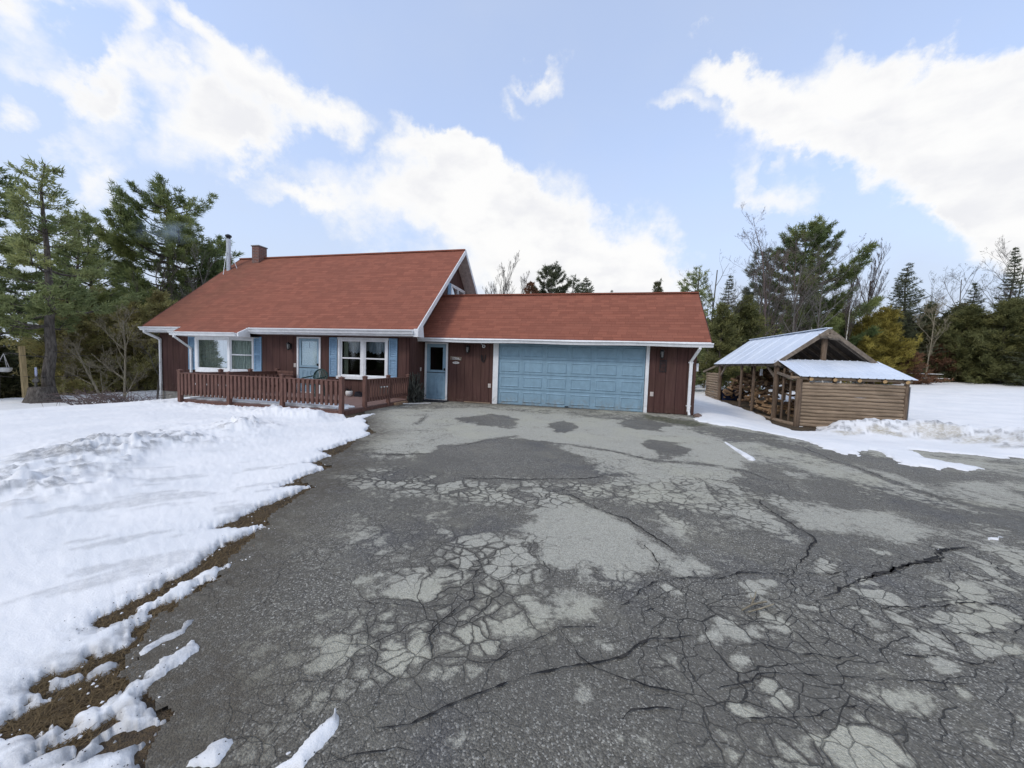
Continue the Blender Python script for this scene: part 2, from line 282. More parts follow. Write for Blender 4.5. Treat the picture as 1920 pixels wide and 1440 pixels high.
def wallgrid(mb,u0,u1,z0,z1,holes,face):
    """rectangular wall with rectangular holes; face(u,z)->front point, thickness by prism"""
    us=sorted({u0,u1,*[h[0] for h in holes],*[h[1] for h in holes]}); zs=sorted({z0,z1,*[h[2] for h in holes],*[h[3] for h in holes]})
    for a,b in zip(us,us[1:]):
        for c,d in zip(zs,zs[1:]):
            um,zm=(a+b)/2,(c+d)/2
            if any(h[0]<um<h[1] and h[2]<zm<h[3] for h in holes): continue
            face(a,b,c,d)
def copy_tree(o,parent=None,loc=None,rz=None,sc=None,label=None):
    c=o.copy(); COL.objects.link(c); c.parent=parent
    if parent is None:
        if loc is not None: c.location=loc
        if rz is not None: c.rotation_euler=(0,0,rz)
        if sc is not None: c.scale=sc if isinstance(sc,tuple) else (sc,sc,sc)
        if label: c['label']=label
    for ch in list(o.children): copy_tree(ch,c)
    return c
# ------------------------------------------------------------------ numpy noise and polygons
def _h(i,j,s):
    n=(i.astype(np.int64)*374761393+j.astype(np.int64)*668265263+s*974711)&0x7fffffff
    n=((n^(n>>13))*1274126177)&0x7fffffff; return ((n^(n>>16))&0xffff)/65535.0
def vn(x,y,s=0):
    i=np.floor(x);j=np.floor(y);fx=x-i;fy=y-j;fx=fx*fx*fx*(fx*(fx*6-15)+10);fy=fy*fy*fy*(fy*(fy*6-15)+10)
    a=_h(i,j,s);b=_h(i+1,j,s);c=_h(i,j+1,s);d=_h(i+1,j+1,s)
    return (a*(1-fx)+b*fx)*(1-fy)+(c*(1-fx)+d*fx)*fy-.5
def fbm(x,y,sc,octv=4,s=0,g=.5):
    r=0;a=1
    for k in range(octv):
        r=r+a*vn(x*sc+k*17.3,y*sc-k*9.1,s+k); sc*=2.03;a*=g
    return r
def ss(t): t=np.clip(t,0,1); return t*t*(3-2*t)
def sdf(x,y,poly,pad=1e9):
    P_=np.array(poly,float); out=np.full(x.shape,-1e3)
    m=(x>P_[:,0].min()-pad)&(x<P_[:,0].max()+pad)&(y>P_[:,1].min()-pad)&(y<P_[:,1].max()+pad)
    X=x[m];Y=y[m]; dmin=np.full(X.shape,1e9); ins=np.zeros(X.shape,bool)
    for k in range(len(P_)):
        ax,ay=P_[k-1];bx,by=P_[k];dx=bx-ax;dy=by-ay;L=dx*dx+dy*dy+1e-12
        t=np.clip(((X-ax)*dx+(Y-ay)*dy)/L,0,1);dmin=np.minimum(dmin,(X-ax-t*dx)**2+(Y-ay-t*dy)**2)
        c=(ay>Y)!=(by>Y); xi=ax+(Y-ay)/(dy if abs(dy)>1e-12 else 1e-12)*dx; ins^=c&(X<xi)
    out[m]=np.where(ins,1,-1)*np.sqrt(dmin); return out
def dline(x,y,pl):
    d=np.full(x.shape,1e9)
    for k in range(len(pl)-1):
        ax,ay=pl[k];bx,by=pl[k+1];dx=bx-ax;dy=by-ay;L=dx*dx+dy*dy
        t=np.clip(((x-ax)*dx+(y-ay)*dy)/L,0,1);d=np.minimum(d,np.hypot(x-ax-t*dx,y-ay-t*dy))
    return d
def T(x,y):
    x=np.asarray(x,float);y=np.asarray(y,float)
    z=-.62*ss((-x-8.3)/5.5)-.26*np.maximum(0,-x-18.6)
    z=z-.31*ss((x-6.6)/2.4)*ss((y+4)/3.5)
    s=x+y-12
    z=z+.034*np.clip(s,0,42)*ss((x+1)/7)-.06*np.maximum(0,s-44)*ss((x-4)/10)
    return np.maximum(z,-6)
def Tz(x,y): return float(T(x,y))
SNOW_LEFT=[(-2.16,-5.13),(-2.35,-4.5),(-2.27,-3.85),(-1.97,-4.51),(-1.76,-5.02),(-1.22,-5.46),(-1.17,-5.84),(-0.79,-6.1),(-0.74,-6.75),(-0.69,-7.25),(-0.73,-7.54),(-0.33,-7.7),(-0.35,-7.96),(-0.35,-8.16),(0.01,-8.22),(0.01,-8.56),(-0.02,-8.8),(0.02,-9.06),(0.18,-8.98),(0.33,-8.92),(0.33,-9.13),(0.34,-9.33),(0.32,-9.52),(0.35,-9.84),(0.32,-10.01),(0.53,-9.93),(0.62,-9.86),(0.69,-9.79),(0.72,-9.9),(0.7,-10.09),(0.73,-10.3),(0.8,-10.42),(0.8,-10.55),(0.8,-10.71),(0.81,-10.88),(0.84,-10.97),(0.95,-10.99),(0.98,-10.92),(0.96,-10.82),(0.92,-10.6),(0.93,-10.51),(0.92,-10.41),(1.01,-10.33),(1.03,-10.44),(1.08,-10.52),(1.01,-10.57),(1.03,-10.67),(1.02,-10.8),(1.06,-10.87),(1.14,-10.97),(1.23,-11.05),(1.3,-11.13),(1.39,-11.22),(1.44,-11.29),(1.51,-11.29),(1.48,-11.19),(1.47,-11.05),(1.48,-10.98),(1.53,-10.92),(1.56,-10.97),(1.56,-11.04),(1.56,-11.14),(1.58,-11.2),(1.64,-11.24),(1.73,-11.26),(1.81,-11.24),(1.81,-11.29),(1.81,-11.34),(1.82,-11.36),(1.9,-11.4),(1.97,-11.45),(1.0,-12.6),(-1.5,-15.5),(-12,-30),(-60,-40),(-70,0),(-60,45),(-8,45),(-8,6),(-13.9,6),(-13.9,-1.0),(-8.1,-1.1),(-8.1,-4.3),(-2.8,-4.3)]
SNOW_ADD=[[(2.05,-11.38),(2.05,-11.34),(2.06,-11.29),(2.09,-11.26),(2.12,-11.25),(2.14,-11.26),(2.15,-11.29),(2.16,-11.35)],[(2.35,-11.31),(2.38,-11.25),(2.39,-11.16),(2.41,-11.08),(2.4,-11.05),(2.45,-11.08),(2.47,-11.14),(2.46,-11.22),(2.46,-11.28)],[(2.35,-11.25),(2.36,-11.24),(2.38,-11.24),(2.37,-11.26)],[(1.3,-11.06),(1.31,-10.96),(1.34,-10.89),(1.3,-10.84),(1.34,-10.82),(1.36,-10.87),(1.39,-10.91),(1.36,-11.0),(1.35,-11.07)],[(5.97,-4.12),(5.98,-4.9),(6.01,-5.49),(5.95,-5.75),(5.83,-5.76),(5.86,-5.23),(5.92,-4.3)],[(6.87,-8.17),(7.04,-8.08),(7.1,-8.08),(6.96,-8.18),(6.85,-8.22)],[(6.21,-8.58),(6.26,-8.54),(6.26,-8.57),(6.2,-8.61)],[(2.08,-10.63),(2.09,-10.62),(2.11,-10.63),(2.11,-10.64)]]
HOLES=[[(1.3,-11.46),(1.24,-11.39),(1.27,-11.33),(1.34,-11.21),(1.43,-11.23),(1.43,-11.36),(1.44,-11.44),(1.38,-11.47)],[(1.09,-11.32),(1.07,-11.26),(1.16,-11.26),(1.2,-11.32)],[(1.13,-11.25),(1.12,-11.13),(1.21,-11.02),(1.26,-11.06),(1.23,-11.2)],[(1.62,-11.47),(1.6,-11.41),(1.61,-11.35),(1.64,-11.38),(1.66,-11.45),(1.66,-11.48)],[(1.73,-11.36),(1.75,-11.32),(1.77,-11.28),(1.79,-11.33),(1.77,-11.36)]]
DIRTY=[[(1.33,-11.53),(1.05,-11.42),(1.01,-11.26),(1.04,-11.1),(1.13,-10.98),(1.14,-10.86),(1.32,-10.77),(1.55,-10.92),(1.54,-11.11),(1.54,-11.22),(1.83,-11.25),(1.92,-11.41),(1.62,-11.51)],[(0.9,-10.95),(0.77,-10.73),(0.77,-10.52),(0.83,-10.34),(1.08,-10.49),(0.98,-10.64),(1.04,-10.91)]]
SNOW_RIGHT=[(6.62,0.27),(6.14,-0.98),(6.36,-1.74),(6.93,-1.92),(7.43,-2.25),(7.72,-2.94),(7.74,-3.96),(7.72,-4.62),(8.08,-4.64),(8.12,-4.26),(8.54,-4.14),(8.46,-4.76),(8.26,-5.29),(8.65,-5.3),(9.46,-5.04),(9.38,-4.7),(9.17,-4.43),(9.5,-3.43),(9.88,-3.65),(10.34,-3.77),(10.68,-3.88),(11.01,-3.56),(11.11,-3.72),(25,-5.5),(80,-10),(90,60),(40,90),(-5,60),(-5,8),(6.45,8),(6.45,0.3)]
HOLE_R=[[(10.13,5.33),(10.38,4.73),(9.78,1.42),(10.42,1.48),(9.81,0.33),(9.21,0.16),(9.2,1.5)]]
DRY=[(0.9,0.25,[(-2.62,-3.33),(-0.16,-1.36),(5.67,-2.44),(5.93,-4.03),(6.2,-5.11),(5.6,-6.35),(5.03,-6.81),(4.54,-7.22),(3.86,-7.46),(3.73,-7.26),(3.38,-7.13),(3.34,-6.7),(2.94,-6.33),(2.02,-6.21),(1.11,-6.64),(1.01,-7.23),(0.58,-7.56),(-0.1,-7.48),(-1.29,-5.49)]),(-0.85,0.15,[(0.06,-3.35),(0.53,-2.47),(1.5,-3.07),(1.56,-4.24),(0.95,-4.73)]),(-0.8,0.1,[(2.38,-3.48),(2.65,-2.92),(3.12,-3.79),(2.9,-4.5),(2.55,-4.38)]),(-0.9,0.1,[(3.85,-2.64),(4.59,-1.83),(5.36,-2.24),(4.91,-3.23),(4.42,-3.45)]),(-0.9,0.1,[(4.28,-5.19),(4.68,-4.69),(5.09,-5.01),(4.79,-5.64),(4.33,-5.81)]),(-0.8,0.1,[(4.4,-6.22),(4.74,-5.88),(5.03,-6.31),(4.73,-6.65),(4.37,-6.64)]),(-0.9,0.2,[(0.95,-6.7),(1.4,-6.09),(1.92,-5.79),(2.53,-5.88),(2.94,-6.33),(3.34,-6.86),(3.32,-7.41),(2.67,-7.82),(1.52,-8.15),(1.06,-7.68)]),(0.5,0.2,[(1.01,-8.43),(1.4,-8.19),(2.05,-8.07),(2.53,-8.27),(2.69,-8.59),(2.29,-8.8),(1.84,-8.71),(1.27,-8.82),(0.68,-8.83),(0.28,-8.46),(0.6,-8.11)]),(0.6,0.2,[(2.59,-7.89),(3.39,-7.72),(3.86,-7.46),(3.46,-8.34),(3.14,-8.6),(2.85,-8.83),(2.69,-8.43)]),(0.95,0.12,[(2.92,-8.68),(3.3,-8.28),(3.68,-8.74),(3.9,-9.08),(3.88,-9.64),(3.67,-9.83),(3.49,-9.83),(3.29,-9.79),(3.15,-9.78),(3.07,-9.67),(2.99,-9.35),(2.84,-9.08)]),(0.7,0.12,[(2.32,-9.56),(2.72,-9.4),(2.95,-9.43),(3.05,-9.73),(2.87,-9.78),(2.94,-10.07),(2.88,-10.33),(2.7,-10.48),(2.48,-10.5),(2.32,-10.51),(2.21,-10.29),(2.26,-10.14),(2.5,-9.97)]),(0.75,0.06,[(2.1,-10.7),(2.25,-10.66),(2.39,-10.7),(2.37,-10.82),(2.19,-10.92),(2.2,-10.81)]),(0.75,0.06,[(2.47,-10.71),(2.66,-10.64),(2.69,-10.72),(2.63,-10.79),(2.62,-10.84),(2.53,-10.88),(2.5,-10.84)]),(0.6,0.1,[(2.8,-10.35),(3.03,-10.08),(3.15,-10.2),(3.13,-10.47),(2.97,-10.62),(2.81,-10.56)]),(0.7,0.1,[(3.2,-10.02),(3.39,-9.94),(3.55,-10.07),(3.34,-10.3),(3.23,-10.27)]),(0.9,0.05,[(3.41,-10.4),(3.53,-10.42),(3.51,-10.49),(3.43,-10.53)]),(0.8,0.05,[(3.24,-10.69),(3.42,-10.59),(3.37,-10.72),(3.41,-10.83),(3.3,-10.8)]),(0.9,0.04,[(3.51,-10.85),(3.59,-10.84),(3.58,-10.88),(3.52,-10.89)]),(0.7,0.05,[(2.87,-10.86),(2.94,-10.8),(3.01,-10.79),(2.96,-10.85),(2.9,-10.88)]),(0.7,0.05,[(1.92,-10.25),(1.97,-10.2),(2.08,-10.2),(2.02,-10.29),(1.96,-10.3)]),(0.8,0.15,[(4.11,-6.25),(5.03,-6.05),(5.25,-6.74),(5.23,-7.75),(5.23,-8.67),(5.07,-8.79),(4.79,-8.56),(4.62,-8.43),(4.38,-8.3),(3.9,-8.23),(3.64,-7.94)]),(0.75,0.15,[(5.32,-7.72),(5.89,-7.59),(6.43,-7.76),(6.55,-8.06),(6.1,-8.59),(5.74,-8.47),(5.29,-8.45)]),(0.6,0.2,[(7.15,-5.39),(7.77,-5.86),(7.79,-6.85),(7.78,-7.21),(7.22,-7.39),(7.04,-6.81),(6.81,-6.47),(6.12,-6.68),(6.41,-5.75)]),(0.6,0.2,[(5.79,-4.14),(6.61,-4.03),(7.0,-4.81),(7.12,-5.5),(6.37,-5.83),(6.01,-5.63)]),(0.6,0.15,[(8.06,-6.02),(9.4,-5.68),(8.08,-7.17),(7.81,-7.1),(7.84,-6.54)]),(0.4,0.15,[(6.38,-8.04),(7.2,-7.78),(7.28,-8.05),(6.82,-8.56),(6.44,-8.5),(6.07,-8.61)]),(0.7,0.06,[(3.89,-8.98),(4.08,-9.29),(4.3,-9.53),(4.2,-9.62),(3.93,-9.61),(3.88,-9.35)]),(0.6,0.08,[(4.05,-8.15),(4.27,-8.69),(4.23,-9.07),(4.1,-8.91)]),(1.7,0.05,[(3.88,-9.76),(3.97,-9.72),(4.05,-9.84),(3.95,-9.88)]),(1.7,0.05,[(4.3,-9.63),(4.49,-9.55),(4.53,-9.68),(4.36,-9.77)]),(1.7,0.05,[(4.56,-9.51),(4.74,-9.42),(4.69,-9.58),(4.58,-9.6)]),(1.7,0.05,[(5.01,-9.14),(5.14,-9.05),(5.24,-9.14),(5.14,-9.2),(4.95,-9.29)]),(1.7,0.05,[(4.89,-9.62),(5.0,-9.54),(5.08,-9.68),(4.99,-9.73)]),(1.7,0.05,[(5.1,-9.48),(5.35,-9.34),(5.38,-9.58),(5.17,-9.62)]),(1.7,0.05,[(5.8,-9.18),(6.0,-9.1),(6.07,-9.31),(5.73,-9.42),(5.56,-9.41)]),(1.7,0.05,[(5.34,-9.63),(5.7,-9.46),(5.97,-9.39),(5.9,-9.56),(5.7,-9.71),(5.46,-9.76),(5.38,-9.69)]),(1.7,0.05,[(5.22,-9.82),(5.35,-9.8),(5.34,-9.96),(5.16,-10.0)]),(1.7,0.05,[(5.43,-9.77),(5.71,-9.8),(5.64,-9.89),(5.42,-9.98)]),(1.7,0.05,[(5.16,-10.02),(5.23,-10.0),(5.21,-10.11),(5.13,-10.14)]),(1.7,0.05,[(6.48,-8.71),(6.8,-8.58),(6.53,-8.89),(6.45,-8.86)]),(1.7,0.05,[(6.25,-8.84),(6.38,-8.77),(6.37,-8.99),(6.21,-9.01)]),(1.7,0.05,[(4.06,-10.18),(4.14,-10.17),(4.11,-10.23),(3.98,-10.28),(3.99,-10.24)]),(1.7,0.05,[(5.11,-10.2),(5.16,-10.19),(5.17,-10.26),(5.12,-10.3)]),(1.7,0.05,[(5.19,-10.29),(5.3,-10.28),(5.22,-10.36)]),(1.7,0.05,[(4.24,-10.64),(4.4,-10.59),(4.52,-10.64),(4.55,-10.7),(4.4,-10.76),(4.29,-10.72)]),(1.7,0.05,[(4.73,-9.73),(4.83,-9.73),(4.79,-9.78),(4.72,-9.8)]),(1.7,0.05,[(4.21,-10.05),(4.29,-10.03),(4.29,-10.1),(4.22,-10.13)]),(1.7,0.05,[(4.28,-10.12),(4.35,-10.13),(4.32,-10.17),(4.27,-10.18)]),(1.7,0.05,[(4.42,-9.93),(4.5,-9.9),(4.49,-9.98),(4.43,-9.99)]),(1.7,0.05,[(4.82,-9.95),(4.88,-9.95),(4.89,-10.03),(4.83,-10.05)]),(1.7,0.05,[(4.94,-10.01),(5.04,-9.98),(4.98,-10.03),(4.93,-10.05)]),(1.7,0.05,[(4.11,-10.37),(4.14,-10.36),(4.19,-10.41),(4.13,-10.43)]),(1.7,0.05,[(4.13,-10.5),(4.22,-10.47),(4.25,-10.56),(4.17,-10.58)]),(1.7,0.05,[(3.95,-10.6),(4.05,-10.56),(4.08,-10.6),(4.03,-10.63)]),(1.7,0.05,[(5.23,-9.23),(5.35,-9.19),(5.32,-9.29),(5.19,-9.34)]),(1.7,0.05,[(5.03,-9.38),(5.14,-9.38),(5.14,-9.44),(5.03,-9.47)]),(1.7,0.05,[(5.62,-8.79),(5.75,-8.81),(5.71,-8.89),(5.6,-8.88)]),(1.7,0.05,[(5.16,-9.67),(5.26,-9.65),(5.26,-9.75),(5.18,-9.78)]),(1.7,0.05,[(4.72,-9.53),(4.82,-9.51),(4.85,-9.59),(4.75,-9.59)])]
ALLIG=[(1,[(3.53,-9.81),(4.1,-9.61),(5.03,-9.01),(6.54,-8.37),(7.04,-8.41),(5.45,-10.16),(4.92,-10.63),(3.79,-10.93),(3.76,-10.62),(3.53,-10.5),(3.64,-10.11)]),(0.9,[(2.27,-9.47),(2.98,-9.36),(3.1,-9.87),(3.15,-10.57),(2.94,-10.78),(2.5,-10.93),(2.23,-10.95),(2.07,-10.3)]),(1,[(0.1,-8.29),(0.85,-8.02),(2.42,-7.95),(3.32,-7.64),(3.81,-8.06),(2.85,-8.83),(1.79,-8.73),(0.74,-8.9)]),(0.6,[(3.32,-7.64),(6.41,-6.06),(5.27,-8.66),(4.28,-8.86),(3.87,-8.5)])]
CRACKS=[(0.02,[(2.96,-8.15),(3.23,-8.3),(3.46,-8.57),(3.66,-8.7),(3.76,-8.76),(3.91,-8.99),(4.03,-9.21),(4.07,-9.32)]),(0.02,[(3.8,-9.17),(3.88,-9.4),(3.9,-9.56),(3.94,-9.65)]),(0.02,[(3.53,-10.16),(3.61,-10.04),(3.72,-9.87),(3.83,-9.75),(4.1,-9.62),(4.28,-9.58),(4.44,-9.48),(4.76,-9.37),(4.77,-9.4),(4.93,-9.29),(5.13,-9.26),(5.32,-9.13)]),(0.02,[(5.23,-7.68),(5.21,-8.05),(5.23,-8.29),(5.29,-8.61),(5.26,-8.77),(5.06,-9.0),(4.89,-9.22),(4.76,-9.42),(4.71,-9.68)]),(0.035,[(4.8,-9.66),(4.94,-9.56),(5.19,-9.37),(5.48,-9.14),(5.68,-9.02),(5.92,-8.84),(6.21,-8.62),(6.54,-8.44)]),(0.02,[(5.16,-9.4),(5.38,-9.24),(5.75,-8.97),(5.99,-8.82),(6.39,-8.51)]),(0.022,[(2.61,-11.09),(2.73,-11.04),(2.83,-10.94),(2.9,-10.88),(2.99,-10.81),(3.17,-10.69),(3.4,-10.57),(3.58,-10.46),(3.7,-10.33),(3.92,-10.22),(4.02,-10.18)]),(0.012,[(2.46,-11.1),(2.53,-11.02),(2.59,-10.98),(2.66,-10.94)]),(0.012,[(2.5,-11.26),(2.59,-11.2),(2.66,-11.17),(2.73,-11.14),(2.83,-11.13)]),(0.014,[(3.89,-10.63),(3.97,-10.64),(4.03,-10.67),(4.19,-10.63),(4.34,-10.58),(4.5,-10.49),(4.57,-10.47),(4.64,-10.51),(4.76,-10.51)]),(0.01,[(4.1,-10.51),(4.14,-10.58),(4.18,-10.63)]),(0.014,[(3.93,-10.56),(4.07,-10.5),(4.16,-10.45),(4.21,-10.39),(4.27,-10.37),(4.48,-10.33),(4.61,-10.3),(4.77,-10.28),(4.95,-10.23),(5.23,-10.16)]),(0.014,[(4.1,-10.29),(4.17,-10.23),(4.28,-10.18),(4.33,-10.19),(4.48,-10.19),(4.63,-10.17),(4.82,-10.07)]),(0.016,[(4.73,-9.78),(4.81,-9.9),(4.89,-9.97),(4.94,-10.03),(4.98,-10.06),(5.08,-10.04),(5.19,-10.0),(5.29,-10.03),(5.5,-9.98)]),(0.02,[(5.1,-9.49),(5.14,-9.65),(5.25,-9.65),(5.3,-9.73),(5.36,-9.78),(5.34,-9.95),(5.39,-10.0)]),(0.02,[(5.1,-9.66),(5.41,-9.58),(5.72,-9.43),(5.99,-9.37),(5.98,-9.47),(5.9,-9.57),(5.74,-9.7),(5.55,-9.76),(5.36,-9.78)]),(0.025,[(6.47,-8.49),(6.48,-8.71),(6.39,-9.0),(6.41,-9.04)]),(0.022,[(5.07,-10.17),(5.12,-10.26),(5.17,-10.33),(5.2,-10.4)]),(0.02,[(0.92,-6.63),(1.21,-6.39),(1.5,-5.86),(1.89,-5.28)]),(0.02,[(2.48,-5.61),(3.02,-5.68),(3.69,-5.89),(4.26,-6.33),(5.11,-6.28),(5.54,-6.5),(5.65,-6.89)]),(0.02,[(0.99,-7.17),(0.37,-7.4),(0.04,-7.42)]),(0.02,[(1.75,-8.11),(2.46,-7.94),(3.39,-7.55),(3.9,-7.18)]),(0.02,[(-0.55,-4.79),(-0.68,-4.27),(-0.88,-3.6)]),(0.012,[(2.47,-10.66),(2.59,-10.55),(2.67,-10.3),(2.73,-10.22),(2.66,-10.1),(2.64,-9.98),(2.71,-9.78)]),(0.012,[(2.5,-10.14),(2.59,-10.24),(2.69,-10.28)]),(0.01,[(2.04,-10.47),(2.29,-10.41),(2.45,-10.4),(2.67,-10.3)]),(0.012,[(2.86,-10.69),(2.99,-10.65),(3.06,-10.56),(3.24,-10.37),(3.45,-10.29),(3.54,-10.28)]),(0.012,[(3.23,-10.35),(3.36,-10.52),(3.45,-10.58),(3.66,-10.61),(3.87,-10.61)]),(0.012,[(3.27,-10.85),(3.38,-10.87),(3.47,-10.83),(3.45,-10.78)]),(0.014,[(3.47,-10.83),(3.56,-10.8),(3.6,-10.75),(3.73,-10.71),(3.85,-10.7)]),(0.014,[(3.77,-10.21),(3.7,-10.09),(3.79,-10.02),(3.87,-10.14)]),(0.01,[(3.79,-10.02),(3.84,-9.87)]),(0.01,[(3.7,-10.33),(3.67,-10.28),(3.69,-10.16)]),(0.012,[(2.97,-9.54),(3.03,-9.68),(3.13,-9.8),(3.16,-9.89),(3.24,-9.82)]),(0.012,[(3.29,-9.78),(3.31,-9.68),(3.36,-9.6),(3.46,-9.7),(3.47,-9.78)]),(0.02,[(7.3,-4.16),(7.3,-5.16),(7.39,-5.77),(7.4,-6.36),(7.42,-6.97),(7.66,-7.22),(7.96,-7.28)])]
MOUND_R=[(10.65,1.51),(12.01,2.47),(13.29,3.31),(14.25,3.12),(14.0,1.26),(13.07,-1.01)]
MOUND_L=[(-2.08,-10.07),(-2.22,-9.81),(-2.62,-9.25),(-3.06,-8.59),(-3.04,-7.93),(-3.12,-6.91)]
MOUND_D=[(-3.29,-5.23),(-2.78,-5.16)]
LAWN_BARE=[(-14.55,-2.19),(-15.04,-1.32),(-13.57,-0.67),(-11.94,-1.73),(-12.01,-2.35),(-13.15,-2.61)]
MOSS=[(4.87,-0.7),(6.05,-1.36),(6.3,-1.9),(5.81,-2.38),(4.84,-1.51)]
EDGE=[(2.03,-11.51),(1.92,-11.42),(1.87,-11.35),(1.83,-11.29),(1.83,-11.25),(1.67,-11.23),(1.54,-11.19),(1.41,-11.15),(1.3,-11.06),(1.21,-10.96),(1.13,-10.85),(1.1,-10.69),(1.09,-10.51),(0.97,-10.44),(0.93,-10.22),(0.84,-10.01),(0.75,-9.79),(0.53,-9.63),(0.51,-9.37),(0.38,-8.88),(0.05,-8.76),(0.05,-8.43),(0.06,-8.2),(-0.27,-8.05),(-0.32,-7.56),(-0.68,-6.68),(-0.75,-6.02),(-1.29,-5.49)]
MOUND_R2=[(10.8,.3),(11.6,.1),(12.4,-.5),(12.9,-1.5),(12.9,-2.5),(13.6,-3.6)]
TANS=[(10.2,-.5,.30,.9),(10.9,-.6,.32,1),(11.8,-.95,.45,.8),(12.2,-1.8,.5,.8),(11.6,-.7,.3,.5),(12.3,-2.6,.5,.6)]
# ------------------------------------------------------------------ ground, driveway, snow (top-down masks in metres)
a1=np.arange(-62,60,.135); a2=np.arange(60,298,4.0); ANG=np.radians(np.concatenate([a1,a2])-13.0)
RAD=np.concatenate([[.02,.4],.8*1.0122**np.arange(0,430)])
GX=CAM[0]+np.outer(RAD,np.sin(ANG)); GY=CAM[1]+np.outer(RAD,np.cos(ANG)); nr,na=GX.shape
gx=GX.ravel();gy=GY.ravel(); gz=T(gx,gy)
ii=np.arange(nr-1)[:,None]*na+np.arange(na)[None,:]; jj=np.arange(nr-1)[:,None]*na+(np.arange(na)[None,:]+1)%na
QUADS=np.stack([ii,jj,jj+na,ii+na],-1).reshape(-1,4)[:,::-1]
def submesh(mask,z,name,mts,attrs,extra=None,smooth=True):
    q=QUADS[mask[QUADS].any(1)]; used=np.unique(q); mp=np.full(len(gx),-1); mp[used]=np.arange(len(used))
    V=np.stack([gx[used],gy[used],z[used]],1); F=[mp[q]]; mi=np.zeros(len(q),np.int32); A={k:a[used] for k,a in attrs.items()}
    if extra is not None:
        ev,ef=extra; F.append(ef+len(V)); V=np.concatenate([V,ev]); mi=np.concatenate([mi,np.ones(len(ef),np.int32)])
        for k in A: A[k]=np.concatenate([A[k],np.zeros(len(ev))])
    me=npmesh(name,V,F,mts,smooth,mi,A); o=link(name,me); o['kind']='structure'; return o
# soil and dead grass
m,g=mat('soil_and_dead_grass'); p=P(g); n=g.noise(p,3,5,.65); n2=g.noise(p,38,4,.7); n3=g.noise(g.mapv(p,(1,1,1)),120,2)
col=g.mix(g.ramp(n,.38,.62),(.045,.036,.028),(.105,.075,.045)); col=g.mix(g.ramp(n2,.45,.75,0,.8),col,(.19,.135,.07)); col=g.mix(g.ramp(g.noise(p,1.7,3),.6,.72,0,.4),col,(.06,.065,.03)); col=g.mix(g.ramp(n3,.5,.8,0,.5),col,(.03,.025,.02))
M['soil']=fin(m,g,col,.95,g.m('ADD',n2,n3),.8,.03)
submesh(np.ones(len(gx),bool),gz-.012+.012*fbm(gx,gy,6,2,5),'ground',M['soil'],{})
# driveway
EDGE=[(2.3,-12.9)]+EDGE+[(-3.0,-3.2),(-2.9,-1.2),(-2.9,.02)]
DRIVE=EDGE+[(6.35,.02),(6.35,-.75),(7.6,-1.6),(9.2,-3.3),(12,-3.3),(18,-5),(40,-9),(60,-24),(20,-40),(6,-26),(2.6,-15)]
dz=sdf(gx,gy,DRIVE)+.05*fbm(gx,gy,2.2,3,11)+.05*fbm(gx,gy,14,3,12)
cd_,sd2=math.cos(-.55),math.sin(-.55); du=gx*cd_+gy*sd2; dv=-gx*sd2+gy*cd_
dry=np.full(len(gx),-.16)+.35*fbm(gx,gy,.55,3,21)+.9*fbm(du*.35,dv*1.3,.9,4,22)*ss((gx-4)/3)
dry+= .55*ss((np.hypot(gx-CAM[0],gy-CAM[1])-7)/5)
fw_=.6+.5*ss((np.hypot(gx-CAM[0],gy-CAM[1])-3)/5)
wx=gx+.22*fw_*fbm(gx,gy,2.8,5,31);wy=gy+.22*fw_*fbm(gx,gy,2.8,5,32)
for v,s,pl in DRY:
    if v<0: q=ss((sdf(wx+.25*fbm(gx,gy,1.3,4,33),wy+.45*fbm(gx,gy,1.1,4,34),pl,.8)+s*1.2)/(2.4*s)); v*=.8
    else: q=ss((sdf(wx,wy,pl,s*1.5)+s)/(2*s))
    dry=dry*(1-q)+v*q if v<0 else np.maximum(dry,dry*(1-q)+v*q)
al=np.zeros(len(gx))
for v,pl in ALLIG: al=np.maximum(al,v*ss((sdf(gx,gy,pl,1)+.35)/.7))
al=np.maximum(al,.35*ss(fbm(gx,gy,.7,2,41)*4))
moss=ss((sdf(gx,gy,MOSS,1)+.18+.2*fbm(gx,gy,5,3,42))/.25); edge=ss(1-(dz-.02)/.75)*ss((gx+8)/2)*ss((4-gx)/1.5)
cdist=np.full(len(gx),9.)
for wd,pl in CRACKS:
    a_=np.array(pl); mk=(gx>a_[:,0].min()-.3)&(gx<a_[:,0].max()+.3)&(gy>a_[:,1].min()-.3)&(gy<a_[:,1].max()+.3)
    cdist[mk]=np.minimum(cdist[mk],dline(gx[mk],gy[mk],pl)/(wd/.018))
cdamp=ss(1-cdist/.13)
